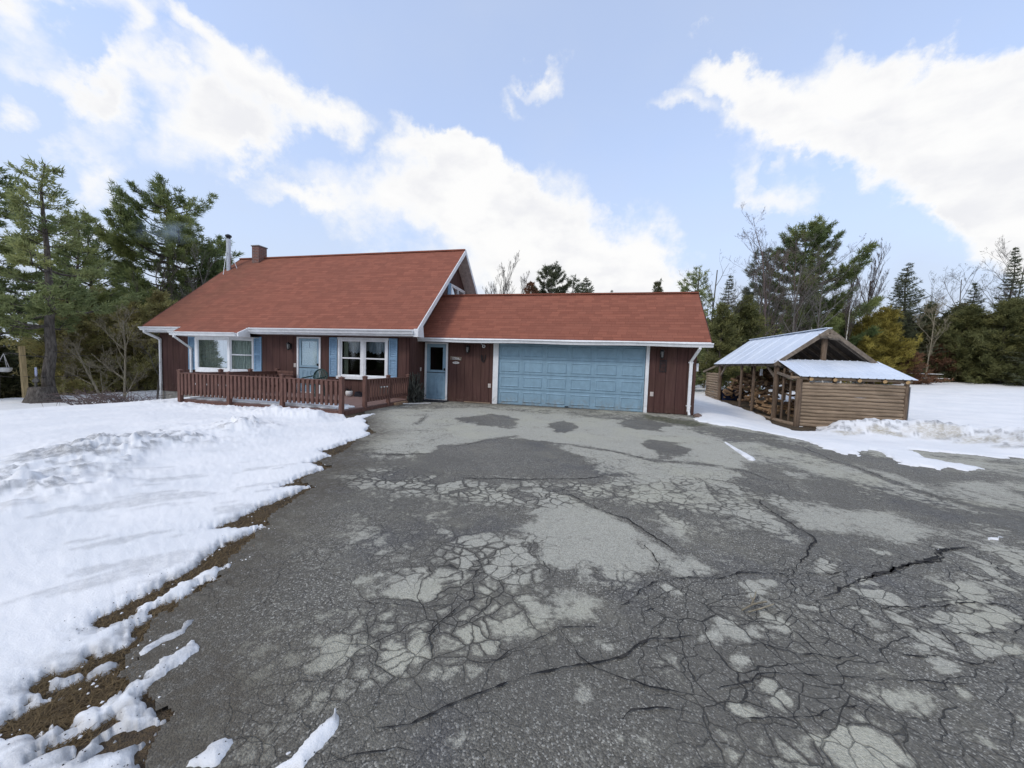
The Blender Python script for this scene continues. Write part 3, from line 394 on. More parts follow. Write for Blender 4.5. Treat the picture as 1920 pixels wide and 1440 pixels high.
# crack ribbons
cv=[];cf=[]
cr=np.random.default_rng(5)
for wd,pl in CRACKS:
    pts=[]
    for (ax,ay),(bx,by) in zip(pl,pl[1:]):
        L=math.hypot(bx-ax,by-ay); n=max(2,int(L/.028)); 
        for k in range(n):
            t=k/n; pts.append((ax+(bx-ax)*t,ay+(by-ay)*t))
    pts.append(pl[-1]); q=np.array(pts); fs=np.clip(np.hypot(q[:,0]-CAM[0],q[:,1]-CAM[1])/4,.3,1.3); off=fs*(.05*fbm(q[:,0],q[:,1],2.5,5,77,.6)+.007*cr.standard_normal(len(q))); off2=fs*(.05*fbm(q[:,0],q[:,1],2.5,5,97,.6)+.007*cr.standard_normal(len(q)))
    d=np.gradient(q,axis=0); d/=np.linalg.norm(d,axis=1)[:,None]+1e-9; q=q+np.stack([off,off2],1); nn=np.stack([-d[:,1],d[:,0]],1)
    ww=wd*(.12+.9*cr.random(len(q))**2+1.2*np.clip(fbm(q[:,0],q[:,1],1.8,3,78)+.12,0,1))*.36; ww*=np.clip(np.minimum(np.arange(len(q)),np.arange(len(q))[::-1])/6,.1,1)
    for s_ in(1,-1):
        e=q+nn*ww[:,None]*s_; cv.append(np.stack([e[:,0],e[:,1],T(e[:,0],e[:,1])+.0085],1))
    b=sum(len(a) for a in cv)-2*len(q); i=np.arange(len(q)-1); cf.append(np.stack([b+i,b+i+1,b+i+1+len(q),b+i+len(q)],1))
cv=np.concatenate(cv);cf=np.concatenate(cf)
m,g=mat('crack_dark'); M['crack']=fin(m,g,g.mix(g.ramp(g.noise(P(g),30,3),.4,.7),(.012,.012,.013),(.045,.042,.038)),.95)  # near-black tone for the crack ribbons and grit
m,g=mat('worn_asphalt'); p=P(g)
at=lambda k: g('Attribute',{'attribute_name':k}).outputs['Fac']
na_=g.noise(p,2.3,8,.72); nb=g.noise(p,11,5,.7); nc=g.noise(p,.5,3)
f=g.m('ADD',at('dry'),g.m('ADD',g.m('MULTIPLY',g.m('SUBTRACT',na_,.5),2.7),g.m('ADD',g.m('MULTIPLY',g.m('SUBTRACT',nb,.5),2.6),g.m('MULTIPLY',g.m('SUBTRACT',g.noise(p,34,4,.75),.5),1.5))))
wp=g('VectorMath',{'operation':'ADD'},i0=p,i1=g.m('MULTIPLY',1,1)).outputs[0]
def warp(sc,amt):
    c=g.noise(p,sc,3,.6,col=True); v=g('VectorMath',{'operation':'SUBTRACT'},i0=c,i1=(.5,.5,.5)); v=g('VectorMath',{'operation':'SCALE'},i0=v,Scale=amt)
    return g('VectorMath',{'operation':'ADD'},i0=p,i1=v).outputs[0]
def cr_(sc,wdt,ws,wa):
    v=g('TexVoronoi',{'feature':'DISTANCE_TO_EDGE','voronoi_dimensions':'2D'},Vector=warp(ws,wa),Scale=sc); return v.outputs['Distance']
v1=cr_(3.1,.03,2.2,.34); v2=cr_(8.5,.03,4,.16)
cid=g('TexVoronoi',{'feature':'F1','voronoi_dimensions':'2D'},Vector=warp(2.2,.34),Scale=3.1).outputs['Color']; cid=g('SeparateColor',Color=cid).outputs[0]
cid2=g('TexVoronoi',{'feature':'F1','voronoi_dimensions':'2D'},Vector=warp(4,.16),Scale=8.5).outputs['Color']; cid2=g('SeparateColor',Color=cid2).outputs[1]
f=g.m('ADD',f,g.m('MULTIPLY',at('al'),g.m('ADD',g.m('MULTIPLY',g.m('SUBTRACT',cid,.36),1.25),g.m('MULTIPLY',g.m('SUBTRACT',cid2,.5),.7))))
f=g.m('SUBTRACT',f,g.m('MULTIPLY',at('cd'),g.ramp(g.noise(p,4,4),.35,.6,.3,1.1)))
msk1=g.m('MULTIPLY',at('al'),g.ramp(g.noise(p,1.1,3),.28,.46)); msk2=g.m('MULTIPLY',at('al'),g.ramp(g.noise(p,1.9,3),.34,.52))
c1=g.m('MULTIPLY',g.ramp(v1,.014,.003),msk1); c2=g.m('MULTIPLY',g.ramp(v2,.036,.008),msk2)
damp=g.m('MAXIMUM',g.m('MULTIPLY',g.ramp(v1,.13,.02),msk1),g.m('MULTIPLY',g.ramp(v2,.20,.03),msk2))
f=g.m('SUBTRACT',f,g.m('MULTIPLY',damp,.85))
df=g.ramp(f,-.12,.78)
agg=g('TexVoronoi',{'feature':'F1'},Vector=p,Scale=140.0); ac=g('SeparateColor',Color=agg.outputs['Color'])
agg2=g('TexVoronoi',{'feature':'F1'},Vector=p,Scale=330.0); ac2=g('SeparateColor',Color=agg2.outputs['Color'])
dark=g.mix(g.ramp(ac.outputs[0],.2,.95),(.086,.081,.067),(.180,.170,.142)); dark=g.mix(g.m('MULTIPLY',g.ramp(ac.outputs[1],.84,.95),.85),dark,(.44,.43,.38))
dark=g.mix(g.m('MULTIPLY',g.ramp(ac2.outputs[0],.7,.95),.5),dark,(.2,.2,.19)); dark=g.mix(g.ramp(nc,.42,.6,0,.5),dark,(.112,.107,.092)); dark=g.mix(g.ramp(g.noise(p,.9,4),.54,.7,0,.35),dark,(.062,.065,.08)); dark=g.mix(g.ramp(g.noise(p,1.6,5,.7),.5,.7,0,.5),dark,(.21,.20,.16))
lite=g.mix(g.ramp(ac.outputs[0],.1,.9),(.365,.356,.30),(.52,.508,.43)); lite=g.mix(g.ramp(ac2.outputs[1],.6,.95,0,.6),lite,(.17,.17,.16)); lite=g.mix(g.ramp(nb,.4,.7,0,.35),lite,(.26,.26,.22)); lite=g.mix(g.ramp(g.noise(p,.8,3),.45,.65,0,.4),lite,(.44,.43,.33))
col=g.mix(df,dark,lite); sp=g.m('MULTIPLY',g.ramp(g.noise(p,55,3,.8),.52,.7),g.m('MULTIPLY',df,.55)); col=g.mix(sp,col,(.15,.15,.14))
col=g.mix(g.m('MULTIPLY',at('edge'),g.ramp(nb,.3,.6,.25,.85)),col,(.085,.073,.055))
col=g.mix(g.m('MULTIPLY',at('moss'),.85),col,g.mix(g.ramp(nb,.4,.65),(.05,.055,.03),(.15,.14,.09)))
cc=g.m('MAXIMUM',c1,g.m('MULTIPLY',c2,.8)); col=g.mix(g.m('MULTIPLY',cc,.8),col,(.018,.018,.018))
hgt=g.m('SUBTRACT',g.m('ADD',g.m('MULTIPLY',agg.outputs['Distance'],-.5),g.m('MULTIPLY',nb,.6)),g.m('MULTIPLY',cc,2))
rgh=g.mix(g.ramp(f,-.75,.0),(.6,.6,.6),(.9,.9,.9))
M['asphalt']=fin(m,g,col,rgh,hgt,.75,.012,spec=.3)
hz=gz+.004+.006*fbm(gx,gy,1.5,3,51)*ss(dz)
submesh(dz>0,hz,'driveway',[M['asphalt'],M['crack']],{'dry':dry,'al':al,'moss':moss,'edge':edge,'cd':cdamp},(cv+np.array([0,0,.003]),cf))
# snow
wx=gx+.05*fbm(gx,gy,4,4,61);wy=gy+.05*fbm(gx,gy,4,4,62)
fl=np.hypot(gx-CAM[0],gy-CAM[1]); wamp=.02+.06*ss((fl-3)/6)
e=2*wamp*fbm(gx*1.0,gy*1.0,3.5,4,63)+.05*fbm(gx,gy,15,4,64,.65)*ss(1.4-fl/9)
sL=sdf(gx,gy,SNOW_LEFT)+e
for h in HOLES: sL=np.minimum(sL,-(sdf(gx,gy,h,1)+e*.8+.0))
dm=np.zeros(len(gx))
for h in DIRTY: dm=np.maximum(dm,ss((sdf(gx,gy,h,.6)+.15)/.3))
ca,sa=math.cos(.95),math.sin(.95); ux=gx*ca+gy*sa; uy=-gx*sa+gy*ca
strk=fbm(ux*1.0,uy*4.5,2.6,5,66,.62)
sL=np.where(dm>.02,np.minimum(sL,.12*(strk*-2.6+.22)+(1-dm)*.3),sL)
bare=sdf(gx,gy,LAWN_BARE,2); sL=np.minimum(sL,-(bare+.25*fbm(gx,gy,2.5,3,67)))
sR=sdf(gx,gy,SNOW_RIGHT)+e*1.2+.10*fbm(gx*.5,gy*2.4,2.2,4,68)*ss((8-np.hypot(gx-9.2,gy+4.4))/3)*1.5
for h in HOLE_R: sR=np.minimum(sR,-(sdf(gx,gy,h,1)+e*.5))
# nothing under the shed roof
def shed_uw(x,y):
    X=x-9.817;Y=y-1.439;c=math.cos(.039);s=math.sin(.039); return X*c+Y*s,-X*s+Y*c
uu,wv=shed_uw(gx,gy); inside=np.minimum(np.minimum(uu+.05,2.75-uu),np.minimum(wv-.1,8.6-wv)); sR=np.minimum(sR,-(inside+.1*fbm(gx,gy,3,3,69)))
sA=np.full(len(gx),-9.)
for h in SNOW_ADD: sA=np.maximum(sA,sdf(gx,gy,h,.5)+.016*fbm(gx,gy,16,3,70))
sd_=np.maximum(np.maximum(sL,sR),sA)
th=.030*(1-np.exp(-np.maximum(sd_,0)/.035))+.06*ss(sd_/2.5); th=np.where(sd_<0,np.maximum(sd_*2.2,-.06),th)
lump=np.abs(fbm(gx,gy,3.2,4,81))*2; lump2=np.abs(fbm(gx,gy,9,3,82))*2
dl=dline(gx,gy,MOUND_L); ml=np.exp(-(dl/.8)**2)*(.10+.16*fbm(gx,gy,1.6,3,83)); ml=np.maximum(ml,0)*(.9+.25*lump+.12*lump2+.45*fbm(gx,gy,11,3,89))
dd=dline(gx,gy,[(-3.9,-5.35),(-3.3,-5.23),(-2.9,-5.1)]); md=np.exp(-(dd/.42)**2)*.17*(.85+.3*lump2)
dr=dline(gx,gy,MOUND_R2); mr=np.exp(-(dr/.85)**2)*(.42+.2*fbm(gx,gy,.9,3,84)); mr=np.maximum(mr,0)*(.88+.16*lump+.07*lump2)
dn=dline(gx,gy,[(-8.5,-4.75),(-6.5,-4.9),(-4.2,-5.0)]); mn=np.exp(-(dn/.5)**2)*.05*(1+lump2)
far_=ss((sd_-.05)/.5)
mnd=(ml+md+mr+mn)*far_
thk=th+np.where(sd_>0,mnd+.03*fbm(gx,gy,.8,3,85)*far_+.009*fbm(gx,gy,5,4,86)*far_+.007*fbm(gx,gy,22,2,87)*ss(sd_/.1),0)
thk+=np.where(sd_>0,.06*fbm(gx*.35,gy*1.1,.8,3,88)*far_*ss((gx-9)/3),0)
dirt=np.clip(ss((ml-.015)/.10)*ss((fbm(ux,uy*2,2.0,5,91,.6)-.02)*7)*.85,0,1)
dirt=np.maximum(dirt,ss((md-.05)/.1)*ss(fbm(gx,gy,4,3,92)*4)*.5)
dirt=np.maximum(dirt,.85*ss((fbm(gx,gy,9,3,93)-.13)*9)*ss((ml+mr+mn-.03)/.1))
tan=np.zeros(len(gx))
for (x,y,r,v) in TANS: tan=np.maximum(tan,v*ss(1.15-np.hypot(gx-x,(gy-y))/r+1.2*fbm(gx,gy,3.5,4,94)))
dirt=np.maximum(dirt,.8*dm*ss((strk+.06)*5))
dirt=np.maximum(dirt,.75*ss(1-np.maximum(sd_,0)/.07)*ss(.5+fbm(gx,gy,6,3,95)*4)*ss((9-fl)/3))
dirt=np.maximum(dirt,.35*ss((fbm(ux*.6,uy*2,3,4,96)-.25)*8)*ss((3-fl*.4)))
m,g=mat('old_snow'); p=P(g); n=g.noise(p,1.2,4); n2=g.noise(p,14,5,.7); at=lambda k: g('Attribute',{'attribute_name':k}).outputs['Fac']
col=g.mix(g.ramp(n,.35,.65),(.76,.775,.785),(.825,.83,.83)); col=g.mix(g.m('MULTIPLY',at('dirt'),g.ramp(n2,.35,.6,.4,1)),col,(.24,.245,.25))
col=g.mix(g.m('MULTIPLY',at('tan'),g.ramp(n2,.35,.62,.3,1)),col,(.42,.38,.29)); col=g.mix(g.m('MULTIPLY',g.ramp(g.noise(p,45,3,.8),.66,.74),.35),col,(.35,.34,.31))
b=g('BsdfPrincipled',Base_Color=col,Roughness=.75); b.inputs['Subsurface Weight'].default_value=0; b.inputs['Specular IOR Level'].default_value=.2
hh=g.m('ADD',g.m('MULTIPLY',g.noise(p,7,5,.65),.5),g.m('MULTIPLY',g.noise(p,70,4,.75),.5)); g.set(b.inputs['Normal'],g('Bump',Strength=.5,Distance=.02,Height=hh).outputs[0]); g('OutputMaterial',Surface=b); M['snow']=m
submesh(thk>-.05,gz+thk+.004,'snow',M['snow'],{'dirt':dirt,'tan':tan})
# dead grass blades on the bare strip
gr_=np.random.default_rng(31); cand=np.where((sd_<-.0)&(sd_>-.35)&(dz<.03)&(fl<9)&(gx<1.6))[0]
if len(cand):
    pk=gr_.choice(cand,min(9000,len(cand)*3)); bx=gx[pk]+gr_.normal(size=len(pk))*.02; by=gy[pk]+gr_.normal(size=len(pk))*.02; a=gr_.uniform(0,6.28,len(pk)); L=gr_.uniform(.015,.06,len(pk)); hh_=gr_.uniform(.0,.02,len(pk)); bz=T(bx,by)-.008
    wv_=gr_.uniform(.0012,.003,len(pk)); V=np.stack([np.stack([bx-np.sin(a)*wv_,by+np.cos(a)*wv_,bz],1),np.stack([bx+np.sin(a)*wv_,by-np.cos(a)*wv_,bz],1),np.stack([bx+np.cos(a)*L,by+np.sin(a)*L,bz+hh_+.004],1)],1).reshape(-1,3)
    me=npmesh('dead_grass',V,[np.arange(len(V)).reshape(-1,3)],leaf('straw_grass',(.10,.07,.04),(.34,.25,.13),(.16,.12,.06)),False,None,{'v':np.repeat(gr_.uniform(0,1,len(pk)),3)}); o=link('dead_grass',me); o['kind']='stuff'
# small grit and snow crumbs beside the snow edge
cand=np.where((sL<-.01)&(sL>-.09)&(fl<6)&(dz<.15)&(gx<1.7))[0]; cand2=np.where((sd_>.0)&(sd_<.1)&(fl<6))[0]
def crumbs(name,idx,n,r0,r1,mt,sd0,zadd):
    q=np.random.default_rng(sd0); pk=q.choice(idx,n); V=[];F=[]; base=np.array([[1,0,0],[0,1,0],[-1,0,0],[0,-1,0],[0,0,1]],float); fc=np.array([[0,1,4],[1,2,4],[2,3,4],[3,0,4]])
    for k,i in enumerate(pk):
        r=q.uniform(r0,r1); v=base*r*q.uniform(.6,1.3,(5,3)); an=q.uniform(0,6.28); c,s=math.cos(an),math.sin(an); v[:,:2]=v[:,:2]@np.array([[c,s],[-s,c]]); V.append(v+np.array([gx[i]+q.normal()*.02,gy[i]+q.normal()*.02,gz[i]+zadd(i)])); F.append(fc+5*k)
    me=npmesh(name,np.concatenate(V),[np.concatenate(F)],mt,False,None,{'dirt':np.zeros(5*n),'tan':np.zeros(5*n)}); o=link(name,me); o['kind']='stuff'
crumbs('snow_crumbs',cand,90,.002,.008,M['snow'],41,lambda i:.004)
crumbs('grit',cand2,260,.0015,.004,M['crack'],42,lambda i:max(thk[i],0)+.003)
def snow_top(x,y):
    i=int(np.argmin((gx-x)**2+(gy-y)**2)); return float(gz[i]+max(thk[i],0))
# ------------------------------------------------------------------ house
YM=-1.017; XL,XR=-13.994,-2.822; ZE=2.451; RY=2.67; RZ=6.19; SL=(RZ-ZE)/(RY-(YM-.448)); YF=YM-.448; YB=2*RY-YF; XRk,XLk=-2.308,-14.198
GXR=6.349; GYE=-.353; GZE=2.28; GRY=1.52; GRZ=4.07; GSL=(GRZ-GZE)/(GRY-GYE); GRX=6.648; GYB=5.2
house=thing('house',(-4,2,0),'single-storey brown-red house with steep rust-red roof, blue doors and attached two-car garage','house')
WT=.14
def roofz(y): return ZE+(y-YF)*SL
# windows: front wall holes (u0,u1,z0,z1)
BAY=(-12.09,-9.29,.80,2.10); RW=(-5.52,-3.70,.80,2.08); FD=(-7.27,-6.39,.12,2.10)
mb=MB()
topw=roofz(YM)-.12
wallgrid(mb,XL,XR,-.14,topw,[BAY,RW,FD],lambda a,b,c,d: mb.box(a,b,YM,YM+WT,c,d))
# back wall + gable ends
mb.box(XL,XR,YB-.45-WT,YB-.45,-.14,2.3)
y0,y1=YM+WT,YB-.45-WT
def gable(x,t,hole=None):
    def zt(y): return min(roofz(y),roofz(2*RY-y))-.10
    if hole is None:
        pts=[(x,y0,-.14),(x,y1,-.14),(x,y1,zt(y1)),(x,RY,zt(RY)),(x,y0,zt(y0))]; mb.prism(pts,(t,0,0)); return
    h0,h1,a,b=hole
    mb.prism([(x,y0,-.14),(x,y1,-.14),(x,y1,zt(y1)),(x,y1-.01,a),(x,y0+.01,a),(x,y0,zt(y0))],(t,0,0)) if False else None
    ya=RY-(RZ-.10-a)/SL; yb=2*RY-ya
    mb.prism([(x,y0,-.14),(x,y1,-.14),(x,y1,zt(y1)),(x,yb,a),(x,ya,a),(x,y0,zt(y0))],(t,0,0))
    yc=RY-(RZ-.10-b)/SL; yd=2*RY-yc
    mb.prism([(x,ya,a),(x,h0,a),(x,h0,b),(x,yc,b)],(t,0,0)); mb.prism([(x,h1,a),(x,yb,a),(x,yd,b),(x,h1,b)],(t,0,0))
    mb.prism([(x,yc,b),(x,yd,b),(x,RY,zt(RY))],(t,0,0))
GW=(2.42,3.95,3.75,4.66)
gable(XL,WT); gable(XR,-WT,GW)
mb.build('wall',M['siding'],house)
# room shell behind the glass, its dimness put into the dark colour
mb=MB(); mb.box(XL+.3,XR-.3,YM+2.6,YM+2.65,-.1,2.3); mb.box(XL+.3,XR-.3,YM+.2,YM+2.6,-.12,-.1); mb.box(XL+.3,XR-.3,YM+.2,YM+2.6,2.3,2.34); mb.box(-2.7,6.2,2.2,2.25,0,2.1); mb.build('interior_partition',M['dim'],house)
# foundation
mb=MB(); mb.box(XL+.03,XR-.02,YM+.03,YB-.5,-1.2,-.14); mb.box(XR-.02,GXR-.03,.03,GYB-.5,-.9,-.01); mb.build('foundation',M['concrete'],house)
# main roof: two slabs plus the kicked-out eave over the bay
mb=MB(); th=.13
def slab(x0,x1,ya,za,yb,zb,t=th): mb.prism([(x0,ya,za),(x0,yb,zb),(x0,yb,zb-t),(x0,ya,za-t)],(x1-x0,0,0))
slab(XLk,XRk,YF,ZE,RY,RZ); slab(XLk,XRk,YB,ZE,RY,RZ)
kx0,kx1,ky=-12.14,-9.02,YF-.34; slab(kx0,kx1,ky,ZE-.34*SL*.75,YF+.02,ZE+.022,.10)
KX=1
mb.box(XLk,XRk,RY-.09,RY+.09,RZ-.03,RZ+.025)
roof=mb.build('roof',M['shingles'],house,label='large steep rust-red shingle roof')
# garage roof
mb=MB(); slab(XR+.005,GRX,GYE,GZE,GRY,GRZ,.11); slab(XR+.005,GRX,GYB,GRZ-(GYB-GRY)*.48,GRY,GRZ,.11); mb.box(XR+.005,GRX,GRY-.09,GRY+.09,GRZ-.03,GRZ+.02)
mb.build('roof',M['shingles'],house,label='lower rust-red shingle roof over the garage')
# chimney
CHX0,CHX1,CHZ=-13.10,-12.70,6.66
mb=MB(); cy=RY-.02; mb.box(CHX0,CHX1,cy-.35,cy+.10,5.7,CHZ); ch=mb.build('chimney',M['brick'],house); mb=MB(); mb.box(CHX0-.03,CHX1+.03,cy-.38,cy+.13,CHZ,CHZ+.05); mb.build('chimney_cap',M['cap'],ch)
# stovepipe
mb=MB(); px_,py_=-13.98,1.87; mb.csm=False; mb.tube((px_,py_,5.1),(px_,py_,6.9),.092,.092,16)
for z in(5.6,6.2,6.75): mb.tube((px_,py_,z),(px_,py_,z+.02),.10,.10,16)
sp=mb.build('stovepipe',M['galv'],house); mb=MB(); mb.tube((px_,py_,6.9),(px_,py_,7.0),.085,.085,12); mb.tube((px_,py_,7.0),(px_,py_,7.07),.13,.13,14); mb.tube((px_,py_,7.07),(px_,py_,7.12),.13,.05,14); mb.build('pipe_cap',M['dark'],sp)
mb=MB(); mb.tube((px_+.1,py_,6.3),(px_+.55,py_-.05,5.50),.012,.012,6); mb.tube((px_,py_-.1,6.3),(px_+.35,py_-.55,5.1),.012,.012,6); mb.build('pipe_brace',M['galv'],sp)
# eaves: soffits, fascia, rakes
mb=MB()
mb.box(XLk,kx0,YF+.02,YM-.002,ZE-.24,ZE-.22); mb.box(kx1,XRk,YF+.02,YM-.002,ZE-.24,ZE-.22); mb.box(kx0,kx1,ky+.02,YM-.002,ZE-.38,ZE-.36)
mb.box(XR+.01,GRX,GYE+.02,-.002,2.13,2.15); mb.build('soffit',M['white_old'],house)
mb=MB(); mb.prism([(kx1+.001,ky-.1,ZE-.38),(kx1+.001,ky-.1,ZE-.25),(kx1+.001,YF+.0,ZE-.02),(kx1+.001,YF+.02,ZE-.38)],(.05,0,0)); mb.build('eave_return',M['white'],house)
mb=MB(); mb.box(XLk,kx0,YF-.005,YF+.02,ZE-.24,ZE-.03); mb.box(kx1,XRk,YF-.005,YF+.02,ZE-.24,ZE-.03); mb.box(kx0,kx1,ky-.005,ky+.02,ZE-.38,ZE-.27); mb.box(XR+.01,GRX,GYE-.005,GYE+.02,2.12,GZE-.03); mb.build('fascia',M['white'],house)
mb=MB()
for (ys,sg) in ((YF,1),(YB,-1)):
    if ys==YB: mb.build('rake_board',M['white'],house); mb=MB()
    a=(XRk+.001,ys,ZE+.012); b=(XRk+.001,RY,RZ+.012); mb.prism([a,b,(XRk+.001,RY,RZ-.19),(XRk+.001,ys,ZE-.19)],(.03,0,0))
mb.build('rake_board',M['white'],house); mb=MB(); mb.prism([(XRk-.12,YF-.02,ZE-.26),(XRk-.12,YF-.02,ZE-.02),(XRk-.12,YF+.30,ZE-.02+.26),(XRk-.12,YF+.40,ZE-.26)],(.16,0,0)); mb.build('eave_return',M['white'],house); mb=MB()
mb.build('rake_board',M['white'],house); mb=MB()
for (ys,sg) in ((YF,1),(YB,-1)):
    if ys==YB: mb.build('rake_board',M['siding'],house); mb=MB()
    mb.prism([(XLk-.03,ys,ZE+.01),(XLk-.03,RY,RZ+.01),(XLk-.03,RY,RZ-.16),(XLk-.03,ys,ZE-.16)],(.029,0,0))
mb.build('rake_board',M['siding'],house); mb=MB()
mb.prism([(GRX+.001,GYE,GZE+.006),(GRX+.001,GRY,GRZ+.006),(GRX+.001,GRY,GRZ-.12),(GRX+.001,GYE,GZE-.12)],(.02,0,0))
mb.build('rake_board',M['siding'],house)
mb=MB(); mb.prism([(XRk,YF+.5,roofz(YF+.5)-.15),(XRk,RY,RZ-.15),(XRk,RY,RZ-.17),(XRk,YF+.5,roofz(YF+.5)-.17)],(XR-XRk+.0,0,0)); mb.prism([(XRk,RY,RZ-.15),(XRk,YB-.3,ZE+.3*SL-.15),(XRk,YB-.3,ZE+.3*SL-.17),(XRk,RY,RZ-.17)],(XR-XRk,0,0)); mb.build('gable_soffit',M['white_old'],house)
# gutters
def gutter(x0,x1,y,z,h=.12,d=.11):
    mb=MB(); mb.prism([(x0,y,z),(x0,y-d,z),(x0,y-d-.01,z-.03),(x0,y-d*.8,z-.06),(x0,y-d*.6,z-h),(x0,y,z-h)],(x1-x0,0,0)); mb.box(x0,x1,y-d-.022,y-d+.0,z-.012,z+.008); return mb.build('gutter',M['white'],house)
gutter(XLk-.03,kx0-.02,YF-.008,ZE-.06); gutter(kx1+.05,XRk-.13,YF-.008,ZE-.06); gutter(kx0-.06,kx1-.12,ky-.008,ZE-.25,.12,.1)
# garage gutter sags and undulates a little
mb=MB(); N=26; 
for i in range(N):
    a=XR+.0-.13+(GRX+.04-(XR-.13))*i/N; b=XR-.13+(GRX+.04-(XR-.13))*(i+1)/N; fz=lambda x: GZE-.045-.018*math.sin((x+2.5)*.9)**2
    y=GYE-.008; d=.12
    def sec(x): z=fz(x); return [(x,y,z),(x,y-d,z),(x,y-d-.012,z-.03),(x,y-d*.82,z-.06),(x,y-d*.7,z-.125),(x,y,z-.125)]
    A=sec(a);B=sec(b); mb.add(A+B,[(k,(k+1)%6,(k+1)%6+6,k+6) for k in range(6)]+([tuple(range(6))[::-1]] if i==0 else [])+([tuple(range(6,12))] if i==N-1 else []))
mb.build('gutter',M['white'],house)
# downspouts
mb=MB(); q=.07
mb.bar((-14.02,YF-.06,2.27),(-14.0,YF-.06,2.18),q,q,(0,1,0)); mb.bar((-14.0,YF-.06,2.2),(-13.90,YM-.06,1.95),q,q,(0,1,0)); mb.bar((-13.90,YM-.06,1.97),(-13.90,YM-.06,-.5),q,q*.8,(0,1,0)); mb.build('downspout',M['white'],house)
mb=MB(); mb.bar((-11.98,ky-.06,2.08),(-11.98,ky-.06,2.0),q,q,(0,1,0)); mb.bar((-11.98,ky-.06,2.03),(-12.28,YM-.07,1.62),q,q,(0,1,0)); mb.bar((-12.28,YM-.07,1.64),(-12.28,YM-.07,.22),q,q*.8,(0,1,0)); mb.bar((-12.28,YM-.10,.22),(-10.3,YM-.16,.24),q,q*.8); mb.build('downspout',M['white'],house)
mb=MB(); mb.bar((6.33,GYE-.07,2.12),(6.33,GYE-.07,2.03),q,q,(0,1,0)); mb.bar((6.33,GYE-.07,2.05),(6.2,-.06,1.68),q,q,(0,1,0)); mb.bar((6.2,-.055,1.70),(6.2,-.055,.12),q+.02,q*.8,(0,1,0)); mb.bar((6.2,-.055,.14),(6.2,-.2,.0),q+.02,q*.8,(1,0,0)); mb.box(6.13,6.27,-.06,-.002,1.62,1.66); mb.box(6.13,6.27,-.06,-.002,.28,.31); mb.build('downspout',M['white'],house)
# garage walls
mb=MB(); ED=(-2.68,-1.92,.02,2.06); GD=(0,4.885,0,2.12)
mb.box(XR,ED[0],0,WT,-.02,2.2); mb.box(ED[1],-.02,0,WT,.0,2.2); mb.box(ED[0],ED[1],0,WT,ED[3],2.2); mb.box(4.9,GXR,0,WT,.02,2.2); mb.box(-.02,4.9,0,WT,2.13,2.2)
mb.prism([(GXR-WT,WT,-.02),(GXR-WT,GYB-.4,-.02),(GXR-WT,GYB-.4,GRZ-(GYB-.4-GRY)*.48-.11),(GXR-WT,GRY,GRZ-.11),(GXR-WT,WT,GZE+(WT-GYE)*GSL-.11)],(WT,0,0)); mb.box(XR,GXR-WT,GYB-.55,GYB-.4,-.02,2.15); mb.build('wall',M['siding'],house,label='brown-red grooved garage walls')
# garage door
gd=MB(); gd.box(0.01,4.875,.055,.10,0.0,2.125); gdo=gd.build('garage_door',M['blue'],house)
rows=[(.02,.53),(.545,1.055),(1.07,1.58),(1.595,2.11)]
for (a,b) in rows:
    s=MB(); s.box(.015,4.87,.03,.056,a,b)
    for k in range(6):
        x0=.015+k*.8092+.09; x1=.015+(k+1)*.8092-.05; z0=a+.075; z1=b-.065
        # recessed moulding ring and raised field
        for (w_,d_) in ((.0,.012),): pass
        s.prism([(x0,.03,z0),(x1,.03,z0),(x1-.035,.012,z0+.035),(x0+.035,.012,z0+.035)],(0,.001,0))
        s.add([(x0,.029,z0),(x1,.029,z0),(x1,.029,z1),(x0,.029,z1),(x0+.03,.010,z0+.03),(x1-.03,.010,z0+.03),(x1-.03,.010,z1-.03),(x0+.03,.010,z1-.03),(x0+.05,.024,z0+.05),(x1-.05,.024,z0+.05),(x1-.05,.024,z1-.05),(x0+.05,.024,z1-.05)],
              [(0,1,5,4),(1,2,6,5),(2,3,7,6),(3,0,4,7),(4,5,9,8),(5,6,10,9),(6,7,11,10),(7,4,8,11),(8,9,10,11)])
    s.build('door_section',M['blue'],gdo)
s=MB(); s.box(2.38,2.5,.0,.03,.03,.06); s.build('handle',M['dark'],gdo)
mb=MB(); mb.box(-.155,-.0,-.025,.12,-.01,2.17); mb.box(4.885,4.985,-.025,.12,-.02,2.17); mb.box(0,4.885,-.0,.05,2.13,2.17); mb.box(.001,.03,-.03,-.0,0,2.13); mb.build('door_trim',M['white'],house,label='white trim boards round the garage door')
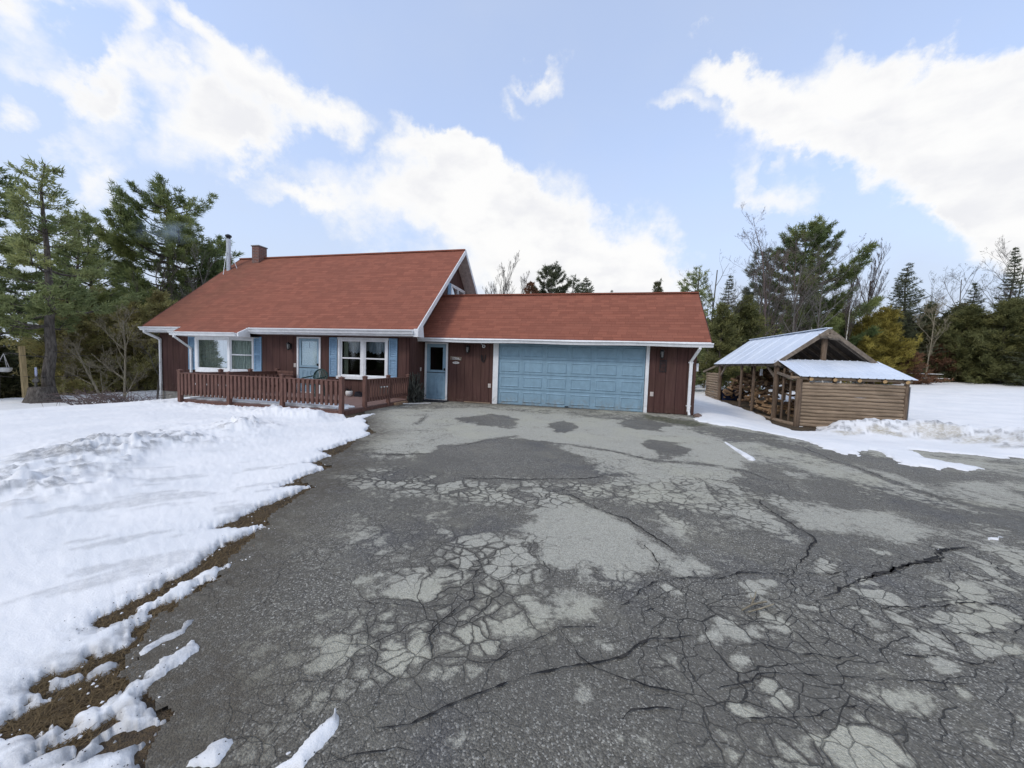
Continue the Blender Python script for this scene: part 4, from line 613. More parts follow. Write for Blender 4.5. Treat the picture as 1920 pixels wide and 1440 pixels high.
# curve helper for pressed door mouldings
def arc_panel(mb,cx,y,z0,z1,w,r=.008):
    pts=[]; n=10
    for k in range(n+1): t=math.pi*k/n; pts.append((cx+w*math.cos(t),y,z1-w*.7+w*.7*math.sin(t)))
    for k in range(n+1): t=math.pi+math.pi*k/n; pts.append((cx+w*math.cos(t),y,z0+w*.7+w*.7*math.sin(t)))
    pts.append(pts[0]); mb.path(pts,r,5)
def storm_door(x0,x1,y,z0,z1,zm,light):
    tb=MB(); tw=.065; tb.box(x0-tw,x0,y-.03,y+.10,z0-.02,z1+.05); tb.box(x1,x1+tw,y-.03,y+.10,z0-.02,z1+.05); tb.box(x0,x1,y-.03,y+.10,z1,z1+.05); tb.box(x0,x1,y-.04,y+.1,z0-.02,z0+.015); tb.build('door_trim',M['white'],house)
    d=MB(); f=.10 if light else .13
    d.box(x0+.004,x1-.004,y,y+.035,z0+.02,zm); d.box(x0+.004,x0+f,y,y+.035,zm,z1-.004); d.box(x1-f,x1-.004,y,y+.035,zm,z1-.004); d.box(x0+f,x1-f,y,y+.035,z1-f*.9,z1-.004); d.box(x0+f,x1-f,y,y+.035,zm,zm+.06)
    w4=(x1-x0)/2
    for sx in(-.5,.5): arc_panel(d,(x0+x1)/2+sx*w4*.78,y-.002,z0+.16,zm-.12,w4*.26,.011); arc_panel(d,(x0+x1)/2+sx*w4*.78,y-.001,z0+.22,zm-.18,w4*.17,.007)
    d.box(x0+.05,x1-.05,y-.008,y,z0+.05,z0+.075)
    do=d.build('door',M['blue_door'],house)
    g_=MB(); g_.box(x0+f,x1-f,y+.012,y+.018,zm+.06,z1-f*.9); g_.build('window_pane',M['glass'],do)
    k=MB(); k.box(x1-.085,x1-.03,y-.03,y,zm+.05,zm+.13); k.tube((x1-.058,y-.05,zm+.09),(x1-.058,y-.0,zm+.09),.018,.018,8); k.build('handle',M['dark'],do)
    s=MB(); s.box(x0+.01,x1-.03,y-.006,y,zm-.045,zm-.02); s.build('kick_seam',M['dark'],do)
    return do
fd=storm_door(FD[0],FD[1],YM,.14,2.10,1.07,True)
b=MB(); b.box(FD[0]+.12,FD[1]-.11,YM+.022,YM+.04,1.10,1.97); b.box(FD[0],FD[1],YM+.09,YM+.13,.12,2.1); b.build('door_blind',M['blind'],fd)
b=MB(); b.box(-6.84,-6.815,YM+.0185,YM+.0215,1.75,1.97); b.build('blind_cord',M['navy'],fd)
ed=storm_door(ED[0],ED[1],-.0,.03,2.05,1.05,False)
# windows
def pane_unit(mbf,mbg,o,u,v,W_,H,z0,rail,fw_=.05,dep=.05):
    """frame built in plane o+u*s ; v outward normal"""
    o=Vector(o);u=Vector(u);v=Vector(v)
    def bx(a,b,c,d,e,f_): # along u, out v, z
        mbf.obox(o+u*(a+b)/2+v*(c+d)/2+Vector((0,0,(e+f_)/2)),u*(b-a)/2,v*(d-c)/2,Vector((0,0,(f_-e)/2)))
    bx(0,W_,0,dep,z0,z0+fw_); bx(0,W_,0,dep,z0+H-fw_,z0+H); bx(0,fw_,0,dep,z0+fw_,z0+H-fw_); bx(W_-fw_,W_,0,dep,z0+fw_,z0+H-fw_)
    if rail: bx(fw_,W_-fw_,0,dep*.8,z0+H*.5-.025,z0+H*.5+.022)
    mbg.obox(o+u*W_/2+v*dep*.35+Vector((0,0,z0+H/2)),u*(W_/2-fw_),v*.003,Vector((0,0,H/2-fw_)))
def curtain(x0,x1,y,z0,z1,m_,par,amp=.03,scal=None,name='curtain'):
    n=60; V=[];F=[]
    for i in range(n+1):
        x=x0+(x1-x0)*i/n; yy=y+amp*math.sin(i*1.25)+amp*.5*math.sin(i*.47+1)
        zb=z0 if scal is None else scal((x-x0)/(x1-x0))
        V+=[(x,yy,zb),(x,yy,z1)]
    F=[(2*i,2*i+2,2*i+3,2*i+1) for i in range(n)]; c=MB(); c.csm=True; c.add(V,F); return c.build(name,m_,par)
# right double window
f_=MB(); g_=MB(); x0,x1,z0,z1=RW
f_.box(x0-.10,x1+.10,YM-.035,YM,z1,z1+.08); f_.box(x0-.12,x1+.12,YM-.07,YM,z0-.10,z0); f_.box(x0-.08,x0,YM-.035,YM+.0,z0,z1); f_.box(x1,x1+.08,YM-.035,YM,z0,z1)
mid=(x0+x1)/2; f_.box(mid-.05,mid+.05,YM-.02,YM+.06,z0,z1)
pane_unit(f_,g_,(x0,YM+.05,0),(1,0,0),(0,-1,0),mid-.05-x0,z1-z0,z0,True,.055); pane_unit(f_,g_,(mid+.05,YM+.05,0),(1,0,0),(0,-1,0),x1-mid-.05,z1-z0,z0,True,.055)
wn=f_.build('window',M['white'],house); g_.build('window_pane',M['glass'],wn)
curtain(x0+.03,x0+.21,YM+.16,z0,z1,M['cream'],wn,.015)
sc=lambda t: z1-.30-.12*abs(math.sin(t*math.pi*2+.3))-.07*abs(math.sin(t*37))
curtain(x0+.2,x1-.02,YM+.17,0,z1,M['valance'],wn,.02,sc,'valance')
def shutter(x0,x1,z0,z1,y=YM):
    s=MB(); s.box(x0,x0+.045,y-.035,y,z0,z1); s.box(x1-.045,x1,y-.035,y,z0,z1)
    zm=z0+(z1-z0)*.5
    for a,b in((z0,z0+.07),(z1-.07,z1),(zm-.035,zm+.035)): s.box(x0+.045,x1-.045,y-.035,y,a,b)
    s.box(x0+.045,x1-.045,y-.006,y,z0+.07,z1-.07)
    for a,b in((z0+.07,zm-.035),(zm+.035,z1-.07)):
        n=int((b-a)/.055)
        for k in range(n): zz=a+(k+.5)*(b-a)/n; s.prism([(x0+.045,y-.03,zz-.02),(x0+.045,y-.008,zz+.022),(x0+.045,y-.005,zz+.018),(x0+.045,y-.027,zz-.024)],(x1-x0-.09,0,0))
    s.build('shutter',M['blue_shutter'],house)
shutter(-5.95,-5.64,.76,2.15); shutter(-3.58,-3.27,.76,2.15)
shutter(-12.47,-12.13,.78,2.10); shutter(-9.26,-8.92,.80,2.12)
# angled bay
A=Vector((-12.09,YM,0));B=Vector((-11.5,YM-.40,0));C=Vector((-9.93,YM-.40,0));D_=Vector((-9.29,YM,0))
f_=MB(); g_=MB(); z0,z1=.83,2.02
for a,b,rail in((A,B,True),(B,C,False),(C,D_,True)):
    u=(b-a).normalized(); v=Vector((u.y,-u.x,0)); L=(b-a).length
    pane_unit(f_,g_,a,u,v,L,z1-z0,z0,rail,.075 if not rail else .06,.05)
for p_ in(B,C): f_.obox(p_+Vector((0,-.015,(z0+z1)/2)),(.045,0,0),(0,.045,0),(0,0,(z1-z0)/2))
ring=[A,B+Vector((-.03,-.06,0)),C+Vector((.03,-.06,0)),D_]
f_.prism([r+Vector((0,0,z1)) for r in ring],(0,0,.06)); f_.prism([r+Vector((0,0,z0-.10)) for r in ring],(0,0,.10))
bw=f_.build('bay_window',M['white'],house); g_.build('window_pane',M['glass'],bw)
mb=MB(); mb.prism([r+Vector((0,.02,.5)) for r in ring],(0,0,.22)); mb.build('bay_base',M['siding'],house)
curtain(-11.45,-10.13,YM-.28,z0,z1,M['curtain'],bw,.02); 
c=MB(); 
def curtain2(p,q,z0,z1,par):
    p=Vector(p);q=Vector(q);d=q-p;nn=Vector((-d.y,d.x,0)).normalized();V=[];n=40
    for i in range(n+1): c=p+d*(i/n)+nn*(.015*math.sin(i*1.3)); V+=[(c.x,c.y,z0),(c.x,c.y,z1)]
    c=MB(); c.csm=True; c.add(V,[(2*i,2*i+2,2*i+3,2*i+1) for i in range(n)]); c.build('curtain',M['curtain'],par)
curtain2((-10.0,YM-.28,0),(-9.36,YM+.06,0),z0,z1,bw); curtain2((-12.0,YM+.05,0),(-11.46,YM-.28,0),z0,z1,bw)
# gable window
f_=MB(); g_=MB(); pane_unit(f_,g_,(XR-.03,GW[0],0),(0,1,0),(1,0,0),GW[1]-GW[0],GW[3]-GW[2],GW[2],False,.05,.06); f_.box(XR-.03,XR+.035,3.16,3.22,GW[2],GW[3]); f_.box(XR,XR+.045,GW[0]-.06,GW[1]+.06,GW[3],GW[3]+.06); f_.box(XR,XR+.04,GW[0]-.06,GW[0],GW[2],GW[3]); f_.box(XR,XR+.04,GW[1],GW[1]+.06,GW[2],GW[3])
gw=f_.build('window',M['white'],house,label='white-framed double window in the gable'); g_.build('window_pane',M['glass'],gw)
s=MB(); s.box(XR,XR+.03,2.06,2.36,3.75,4.72)
for k in range(12): s.box(XR+.03,XR+.038,2.09,2.33,3.8+k*.075,3.84+k*.075)
s.build('shutter',M['blue_shutter'],house)
mb=MB(); mb.box(XR-.09,XR+.015,YM-.018,YM-.001,-.1,2.2); mb.box(XR+.001,XR+.018,YM-.018,YM+.09,-.1,2.2); mb.build('corner_board',M['siding'],house); mb=MB(); mb.box(GXR-.09,GXR+.015,-.015,-.001,0,2.13); mb.build('corner_board',M['siding'],house)
# small brown deck ------------------------------------------------------------
deck=thing('deck',(-5.4,-2.7,0),'low brown-stained wooden deck with picket railing in front of the house door','deck')
DX0,DX1,DY0=-8.12,-2.80,-4.30; DZ=.115
mb=MB(); ny=24
for k in range(ny):
    a=DY0+k*(YM-.01-DY0)/ny; mb.box(DX0,DX1,a,a+(YM-.01-DY0)/ny-.008,DZ-.03,DZ+.002*((k*7)%3))
mb.build('deck_floor',M['deckfloor'],deck)
mb=MB(); mb.box(DX0,DX1,DY0-.035,DY0-.002,-.40,DZ-.035); mb.box(DX1+.002,DX1+.035,DY0,YM-.02,-.1,DZ-.035); mb.box(DX0-.035,DX0-.002,DY0,YM-.02,-.5,DZ-.035); mb.box(DX0+.2,DX0+.26,DY0+.2,YM-.3,-.6,DZ-.035); mb.build('skirt_board',M['deckwood'],deck)
def post(x,y,zt=.93,w_=.095):
    s=MB(); s.box(x-w_/2,x+w_/2,y-w_/2,y+w_/2,-.35 if x<-6 else -.08,zt); po=s.build('post',M['deckwood'],deck)
    s=MB(); s.box(x-w_/2-.012,x+w_/2+.012,y-w_/2-.012,y+w_/2+.012,zt,zt+.018); s.add([(x-.05,y-.05,zt+.018),(x+.05,y-.05,zt+.018),(x+.05,y+.05,zt+.018),(x-.05,y+.05,zt+.018),(x,y,zt+.05)],[(0,1,4),(1,2,4),(2,3,4),(3,0,4)]); s.build('post_cap',M['deckwood'],po)
FX=[-8.12,-6.38,-4.63,-2.84]
for x in FX: post(x,DY0-.05)
for y in(-3.46,-2.31,-1.12): post(-2.80,y)
for y in(-3.2,-2.2,-1.12): post(-8.12,y)
def railing(p,q,n,out):
    p=Vector(p);q=Vector(q);out=Vector(out); s=MB()
    s.bar(p+Vector((0,0,.80)),q+Vector((0,0,.80)),.035,.10); s.bar(p+Vector((0,0,.33)),q+Vector((0,0,.33)),.035,.09); s.bar(p+Vector((0,0,.862)),q+Vector((0,0,.862)),.10,.022)
    rl=s.build('railing',M['deckwood'],deck)
    for k in range(n):
        c=p+(q-p)*((k+.5)/n)+out*.036; d=(q-p).normalized(); j=(random.random()-.5)*.01
        s=MB(); s.obox(c+Vector((0,0,.545+j)),d*.036,out*.016,(0,0,.305)); s.build('baluster',M['deckwood'],rl)
for a,b in zip(FX,FX[1:]): railing((a+.06,DY0-.05,0),(b-.06,DY0-.05,0),12,(0,-1,0))
railing((-2.80,-3.40,0),(-2.80,-2.37,0),8,(1,0,0)); railing((-2.80,-2.25,0),(-2.80,-1.18,0),8,(1,0,0))
for a,b in((-4.29,-3.26),(-3.14,-2.26),(-2.14,-1.18)): railing((-8.12,a,0),(-8.12,b,0),6,(-1,0,0))
# ------------------------------------------------------------------ woodshed (local axes: u along its front, w into its depth)
shed=thing('woodshed',(9.817,1.439,-.314),'open log woodshed with silver metal roof, full of firewood, beside the garage','shed')
shed.rotation_euler=(0,0,.039); ORI[shed.name]=(0,0,0)
SW=2.97; lr=random.Random(3)
def log(mb,p,q,r,n=10,wob=.012):
    p=Vector(p);q=Vector(q); k=5; pts=[p+(q-p)*(i/k)+Vector((0,lr.uniform(-wob,wob),lr.uniform(-wob,wob))) for i in range(k+1)]
    rs=[r*lr.uniform(.9,1.08) for _ in pts]
    for i in range(k): mb.tube(pts[i],pts[i+1],rs[i],rs[i+1],n,caps=(i in(0,k-1)))
FH=1.50
mb=MB(); nl=13
for k in range(nl):
    z=.06+k*(FH-.04)/nl; log(mb,(.08,.02+lr.uniform(-.015,.015),z),(SW-.02,.02,z+lr.uniform(-.010,.010)),.0635)
mb.build('log_wall',M['log_h'],shed,label='front wall of stacked peeled logs')
for (u,w,h,r) in [(0,0,1.56,.085),(SW,0.02,1.50,.06)]:
    mb=MB(); log(mb,(u,w-.03,-.25),(u,w-.03,h),r,12,.004); mb.build('post',M['log_v'],shed)
for (u,w,h,r) in [(0,1.42,2.1,.09),(0,3.2,2.05,.055),(0,4.4,2.05,.055),(0,6.94,2.1,.09),(0,.45,1.75,.035),(.02,.95,1.9,.035),(SW,1.42,2.1,.08),(SW,3.3,2.05,.07),(SW,5.1,2.05,.07),(SW,6.94,2.1,.08),(0,8.72,1.6,.08),(SW,8.72,1.6,.08),(SW/2,6.94,3.2,.08)]:
    mb=MB(); log(mb,(u,w,-.25),(u,w,h),r,10,.008); mb.build('post',M['log_v'],shed)
mb=MB(); log(mb,(SW/2,1.5,1.5),(SW/2,1.5,3.05),.09,12,.003); mb.build('king_post',M['log_v'],shed)
mb=MB(); log(mb,(SW/2-.30,1.30,3.06),(SW/2-.02,1.30,3.09),.085,12,.002); log(mb,(SW/2+.02,1.26,3.03),(SW/2+.30,1.26,3.0),.085,12,.002); mb.tube((SW/2-.02,1.16,3.06),(SW/2-.02,7.2,3.1),.08,.08,12); mb.build('ridge_beam',M['oldwood'],shed)
# left base logs, back left log wall
mb=MB(); log(mb,(0,-.0,.02),(0,3.2,-.02),.085); log(mb,(0,3.2,.0),(0,7,.12),.07); mb.build('base_log',M['log_h'],shed)
mb=MB()
for k in range(12): z=.12+k*.128; mb_z=z; log(mb,(-.02,7.0,mb_z),(-.02+lr.uniform(-.03,.03),8.85,mb_z+.02),.062)
mb.build('log_wall',M['log_h'],shed,label='short log side wall at the far left corner')
mb=MB()
for k in range(6): z=.1+k*.128; log(mb,(SW,.1,z),(SW,1.4,z),.06)
mb.build('log_wall',M['log_h'],shed,label='low log wall on the right side')
mb=MB(); mb.box(SW+.07,SW+.085,-.05,1.45,.0,1.42); mb.build('side_sheet',M['galv'],shed)
# plates, rafters, braces
mb=MB(); log(mb,(0,1.2,2.02),(0,7.4,2.02),.06); log(mb,(SW,1.2,2.02),(SW,7.4,2.02),.06); log(mb,(-.1,1.42,2.08),(SW+.1,1.42,2.08),.07); log(mb,(-.1,6.94,2.08),(SW+.1,6.94,2.08),.07); mb.build('plate_log',M['oldwood'],shed)
mb=MB(); log(mb,(-.25,.0,1.58),(SW+.12,.0,1.58),.05); mb.build('plate_log',M['log_h'],shed)
for u in(.28,.95,1.62,2.3,2.9):
    mb=MB(); mb.tube((u,-.13,1.56),(u,1.4,2.13),.05,.05,10,False); mb.build('rafter',M['log_v'],shed) if True else None
    mb=MB(); mb.tube((u,-.145,1.555),(u,-.128,1.561),.055,.055,12); mb.build('rafter_end',M['log_end'],shed)
RP=3.33; EV=2.05
for k in range(9):
    w=1.42+k*.69
    for sgn in(-1,1):
        mb=MB(); a=(SW/2,w,RP-.09); b=(SW/2+sgn*(SW/2+.14),w,EV-.09+.03); mb.bar(a,b,.05,.11); mb.build('rafter',M['oldwood'],shed)
for p,q in(((0,2.2,2.0),(0,1.5,1.55)),((0,6.2,2.0),(0,6.85,1.5)),((-.02,7.0,2.05),(-.22,8.9,1.63)),((.0,1.5,1.75),(-.1,.1,1.55))):
    mb=MB(); mb.bar(p,q,.05,.09); mb.build('brace',M['oldwood'],shed)
def metal(pts_fn,nu,nw,name,label,rib=.22,L=1):
    """pts_fn(s,t) plane point, ribs run along t; s in metres along the eave"""
    mb=MB(); V=[];F=[]; ss_=[]; s=0
    while s<L-1e-6:
        for ds,h in((0,0),(.02,.018),(.045,.018),(.065,0)):
            if s+ds<L: ss_.append((s+ds,h))
        for f in(.1,.15):
            if s+f+.01<min(s+rib,L): ss_+=[(s+f,0),(s+f+.01,.005),(s+f+.02,0)]
        s+=rib
    ss_.append((L,0)); n=8
    for s,h in ss_:
        for k in range(n+1): p=pts_fn(s,k/n,h); V.append(p)
    for i in range(len(ss_)-1):
        for k in range(n): F.append((i*(n+1)+k,(i+1)*(n+1)+k,(i+1)*(n+1)+k+1,i*(n+1)+k+1))
    mb.add(V,F); o=mb.build(name,M['metalroof'],shed,label=label)
    md=o.modifiers.new('thickness','SOLIDIFY'); md.thickness=.012; md.offset=-1; return o
LW=SW+.50
metal(lambda s,t,h:(-.06+s-.13*(1-t)*0,-.18+(1.44+.18)*t,1.645+(2.225-1.645)*t+h),1,1,'lean_to_roof','silver ribbed lean-to roof at the front',.23,SW+.22)
metal(lambda s,t,h:(SW/2-(SW/2+.19)*(1-t),1.28+s,EV+(RP-EV)*t+h+.0),1,1,'roof','smooth silver metal roof slope facing the driveway',.9,7.4-1.28+.0)
metal(lambda s,t,h:(SW/2+(SW/2+.19)*(1-t),1.28+s,EV+(RP-EV)*t+h),1,1,'roof',None,.9,6.12)
0 and metal(lambda s,t,h:(-.2+s,8.95-(8.95-6.98)*t,1.62+(2.2-1.62)*t+h),1,1,'lean_to_roof','rear lean-to roof',.23,SW+.4)
for sg in(-1,1): mb=MB(); mb.prism([(SW/2,1.35,RP-.03),(SW/2+sg*(SW/2+.17),1.35,EV-.03),(SW/2+sg*(SW/2+.17),1.35,EV-.045),(SW/2,1.35,RP-.045)][::sg],(0,5.9,0)); mb.build('underside_shade_sheet',M['shade_wood'],shed)  # added dark sheets that paint shade under the metal roof
mb=MB(); 
for sg in(-1,1): mb.bar((SW/2,1.27,RP-.06),(SW/2+sg*(SW/2+.17),1.27,EV-.05),.03,.13)
mb.build('barge_board',M['oldwood'],shed)
mb=MB(); mb.bar((SW/2-.01,1.29,RP+.025),(SW/2-.01,7.35,RP+.025),.2,.03); mb.build('ridge_cap',M['metalroof'],shed)
def sw(u,w,z): c,s=math.cos(.039),math.sin(.039); return Vector((9.817+u*c-w*s,1.439+u*s+w*c,-.314+z))
# firewood ---------------------------------------------------------------
def split_piece(seed):
    r=random.Random(seed); mb=MB(); L=r.uniform(.36,.46); n=r.choice([3,4,4,5]); R_=r.uniform(.06,.09)
    ang=sorted(r.uniform(0,2*math.pi) for _ in range(n)) if n>3 else [0,1.3,2.7]
    ang=[2*math.pi*i/n+r.uniform(-.35,.35) for i in range(n)]; pr_=[(R_*math.cos(a)*r.uniform(.75,1.1),R_*math.sin(a)*r.uniform(.6,1.1)) for a in ang]
    mb.prism([(-L/2,a,b) for a,b in pr_],(L,0,0)); return mb
protos=[]
for k in range(6):
    mb=split_piece(k); me_o=mb.build('firewood',M['splitwood'] if k%3 else M['splitwood_d']); protos.append(me_o)
def heap(u,w):
    a=1.25*math.exp(-((w-5.2)/1.7)**2-((u-1.8)/1.5)**2)+.85*math.exp(-((w-3.2)/1.4)**2-((u-1.7)/1.1)**2)+.65*math.exp(-((w-6.0)/.9)**2-((u-.5)/.9)**2)
    return a
fr=random.Random(11); n=0
for i in range(290):
    u=fr.uniform(.12,2.6); w=fr.uniform(2.0,6.8) if i%4 else fr.uniform(4.8,7.4); h=heap(u,w)
    if h<.12 and fr.random()<.5: h=.1
    h=h*1.32
    z=h*fr.uniform(.5,1.0)**.7+.05; p=sw(u,w,z); src=protos[i%6]
    o=src if i<6 else src.copy()
    if i>=6: COL.objects.link(o)
    o.location=p; o.rotation_euler=(fr.uniform(0,6.28),fr.uniform(-.5,.5),fr.uniform(0,6.28))
    tagit(o,'split piece of brown firewood lying in the jumbled heap under the shed roof','firewood','firewood heaped in the shed')
# stacked pieces by the front right post
for i in range(42):
    o=protos[(i*5+1)%6].copy(); COL.objects.link(o); r_,c_2=divmod(i,7)
    o.location=sw(1.0+.14*c_2+fr.uniform(-.02,.02)+.07*(r_%2),2.2+fr.uniform(-.04,.04),.1+r_*.115); o.rotation_euler=(fr.uniform(0,6.28),0,1.61+fr.uniform(-.12,.12))
    tagit(o,'split piece of firewood in the neat stack in front of the jumbled heap','firewood','firewood stacked at the front of the shed')
mb=MB(); mb.box(-.32,.32,-.3,.3,-.25,.28); 
mb=MB(); a=sw(.75,7.3,0); mb.prism([(a.x-.55,a.y-.3,a.z+.1),(a.x+.55,a.y-.3,a.z+.1),(a.x+.6,a.y-.3,a.z+.55),(a.x+.2,a.y-.3,a.z+.80),(a.x-.6,a.y-.3,a.z+.72)],(0,.6,0)); mb.build('tarp_bundle',simple('navy_tarp',(.012,.02,.06),.5,.3,6),None,(a.x,a.y,a.z),label='dark navy tarpaulin bundle behind the firewood in the shed',cat='tarpaulin')
mb=MB(); a=sw(.35,3.4,0); mb.tube((a.x,a.y,a.z+1.58),(a.x,a.y,a.z+1.86),.05,.04,10); mb.tube((a.x,a.y,a.z+1.86),(a.x,a.y,a.z+2.0),.006,.006,5); mb.build('hanging_jug',M['white'],None,(a.x,a.y,a.z+1.58),label='small white plastic jug hanging from a rafter in the woodshed',cat='jug')
# ------------------------------------------------------------------ things on and by the house
def lantern(x,y,z,label):
    t=thing('wall_lantern',(x,y,z),label,'wall lamp','black lanterns on the house wall')
    mb=MB(); mb.box(x-.045,x+.045,y-.02,y,z-.10,z+.10); mb.tube((x,y-.02,z+.04),(x,y-.10,z+.10),.01,.01,6); mb.build('wall_bracket',M['dark'],t)
    mb=MB(); mb.lathe((x,y-.11,z),[(.01,.15),(.035,.13),(.075,.085),(.07,.075)][::-1],8); mb.lathe((x,y-.11,z),[(.01,-.15),(.04,-.12),(.045,-.10)],8)
    for k in range(4): a=math.pi/4+k*math.pi/2; mb.tube((x+.05*math.cos(a),y-.11+.05*math.sin(a),z-.11),(x+.065*math.cos(a),y-.11+.065*math.sin(a),z+.08),.006,.006,5)
    mb.build('lantern_frame',M['dark'],t); mb=MB(); mb.lathe((x,y-.11,z),[(.035,-.10),(.05,.0),(.055,.07)],8); mb.build('lantern_glass',M['lampglass'],t)
lantern(-7.62,YM,1.80,'black wall lantern left of the blue front door on the deck')
lantern(-1.08,0,1.88,'black wall lantern between the side door and the garage door')
lantern(5.34,0,1.88,'black wall lantern on the wall right of the garage door')
def plate(x,y,z,label,side=False):
    mb=MB()
    if side: mb.box(x,x+.012,y-.04,y+.04,z-.065,z+.065); mb.box(x+.012,x+.022,y-.015,y+.015,z-.03,z+.03)
    else: mb.box(x-.05,x+.05,y-.015,y,z-.07,z+.07); mb.box(x-.03,x+.03,y-.024,y-.015,z+.008,z+.045); mb.box(x-.03,x+.03,y-.024,y-.015,z-.045,z-.008)
    mb.build('outlet_box',M['beige'],None,(x,y,z),label=label,cat='outlet box',group='small outlet boxes on the walls')
plate(-7.43,YM,1.11,'small white box on the wall just left of the blue front door'); plate(-2.82,-.20,1.12,'small pale switch on the side wall left of the side entry door',True); plate(-.27,0,.63,'beige outlet box low on the wall left of the garage door'); plate(5.11,0,.61,'beige outlet box low on the wall right of the garage door')
mb=MB(); mb.box(GXR,GXR+.09,-.02+.05,.18,1.38,1.62); mb.build('utility_box',M['white'],None,(GXR,.1,1.4),label='white utility box on the right side wall of the garage',cat='utility box')
# hook with white ring, key ornament, name boards
mb=MB(); mb.path([(-.62,-.02,2.10),(-.55,-.06,2.05),(-.52,-.07,2.03)],.012,6); n=12; mb.path([(-.50+.045*math.cos(2*math.pi*k/n),-.07,2.0+.045*math.sin(2*math.pi*k/n)) for k in range(n+1)],.014,6); mb.build('wall_hook',M['white'],None,(-.5,0,2.0),label='white ring hook under the eave left of the garage door',cat='hook')
mb=MB(); n=10; mb.path([(-.60,-.02,1.70),(-.585,-.02,1.58),(-.56,-.02,1.49),(-.52,-.02,1.45),(-.48,-.02,1.49),(-.455,-.02,1.58),(-.44,-.02,1.70)],.017,6); mb.path([(-.545,-.02,1.68),(-.53,-.02,1.52)],.012,6); mb.build('horseshoe',M['dark'],None,(-.52,0,1.45),label='black iron horseshoe hung on the wall left of the garage door',cat='horseshoe')
def glyphs(mb,x0,x1,y,z0,z1,n,r):
    for k in range(n):
        a=x0+(x1-x0)*(k+.1)/n; b=x0+(x1-x0)*(k+.8)/n; t=r.randint(0,3)
        if t!=1: mb.box(a,a+.009,y-.006,y,z0,z1)
        if t in(0,2): mb.box(a+.009,b,y-.006,y,z1-.012,z1)
        if t in(0,3): mb.box(a+.009,b,y-.006,y,z0,z0+.012)
        if t==1: mb.box(a,b,y-.006,y,(z0+z1)/2-.006,(z0+z1)/2+.006); mb.box((a+b)/2-.004,(a+b)/2+.004,y-.006,y,z0,(z0+z1)/2-.006)
        if t in(2,3): mb.box(b-.009,b,y-.006,y,z0+.012,z1-.012)
t=thing('name_sign',(-1.54,0,1.5),'brown name board with two rows of white lettering right of the side door','sign')
mb=MB(); mb.prism([(-1.76,-.02,1.50),(-1.34,-.02,1.48),(-1.33,-.02,1.60),(-1.75,-.02,1.63)],(0,.019,0)); mb.build('board',M['oldwood'],t)
rr=random.Random(4); mb=MB(); glyphs(mb,-1.68,-1.42,-.021,1.545,1.585,5,rr); glyphs(mb,-1.68,-1.36,-.021,1.512,1.528,9,rr); mb.build('lettering',M['white'],t)
t=thing('name_sign',(-1.54,0,1.36),'small oval pale sign hanging under the brown name board','sign')
mb=MB(); mb.prism([(-1.54+.13*math.cos(a*.5236),-.02,1.395+.042*math.sin(a*.5236)) for a in range(12)][::-1],(0,.018,0)); mb.build('board',M['white_old'],t); mb=MB(); glyphs(mb,-1.60,-1.48,-.021,1.38,1.405,4,rr); mb.build('lettering',M['dark'],t)
t=thing('wall_plaque',(5.41,0,1.3),'dark openwork metal plaque under the lantern right of the garage door','plaque')
mb=MB(); mb.box(5.30,5.32,-.02,-.001,1.32,1.70); mb.box(5.48,5.50,-.02,-.001,1.32,1.70)
for z in(1.32,1.45,1.57,1.68): mb.box(5.32,5.48,-.02,-.001,z,z+.018)
for z in(1.345,1.475,1.595): glyphs(mb,5.33,5.48,-.004,z,z+.08,3,rr)
mb.build('frame',simple('dark_iron',(.028,.024,.026),.6,.3,9),t)
mb=MB(); mb.box(-2.95+.3,-1.75,-.62,-.06,.008,.03); mb.build('doormat',M['rubber'],None,(-2.3,-.3,0),label='black rubber doormat in front of the blue side door',cat='doormat')
# chair on the deck
ch=thing('plastic_chair',(-5.95,-1.75,DZ),'dark green plastic chair with round slatted back on the deck','chair')
cx,cy=-5.95,-1.75
mb=MB(); mb.box(cx-.24,cx+.24,cy-.25,cy+.2,.50,.53); mb.build('seat',M['green_plastic'],ch)
for sx in(-1,1):
    for sy in(-1,1): mb=MB(); mb.tube((cx+sx*.25,cy+sy*.22-.02,DZ),(cx+sx*.22,cy+sy*.18-.02,.5),.025,.03,6); mb.build('leg',M['green_plastic'],ch)
    mb=MB(); mb.path([(cx+sx*.27,cy-.22,.5),(cx+sx*.29,cy-.22,.72),(cx+sx*.29,cy+.12,.76),(cx+sx*.25,cy+.24,.78)],.022,6); mb.build('armrest',M['green_plastic'],ch)
mb=MB()
for k in range(9):
    x=-.22+k*.055; zt=.78+.23*math.sqrt(max(0,1-(x/.27)**2)); mb.bar((cx+x,cy+.20,.53),(cx+x*1.12,cy+.33,zt),.034,.012,(0,1,0))
mb.path([(cx-.27,cy+.25,.70)]+[(cx+.275*math.cos(math.pi-math.pi*k/12),cy+.33-.04*abs(math.cos(math.pi*k/12)),.77+.25*math.sin(math.pi*k/12)) for k in range(13)]+[(cx+.27,cy+.25,.70)],.02,6); mb.build('backrest',M['green_plastic'],ch)
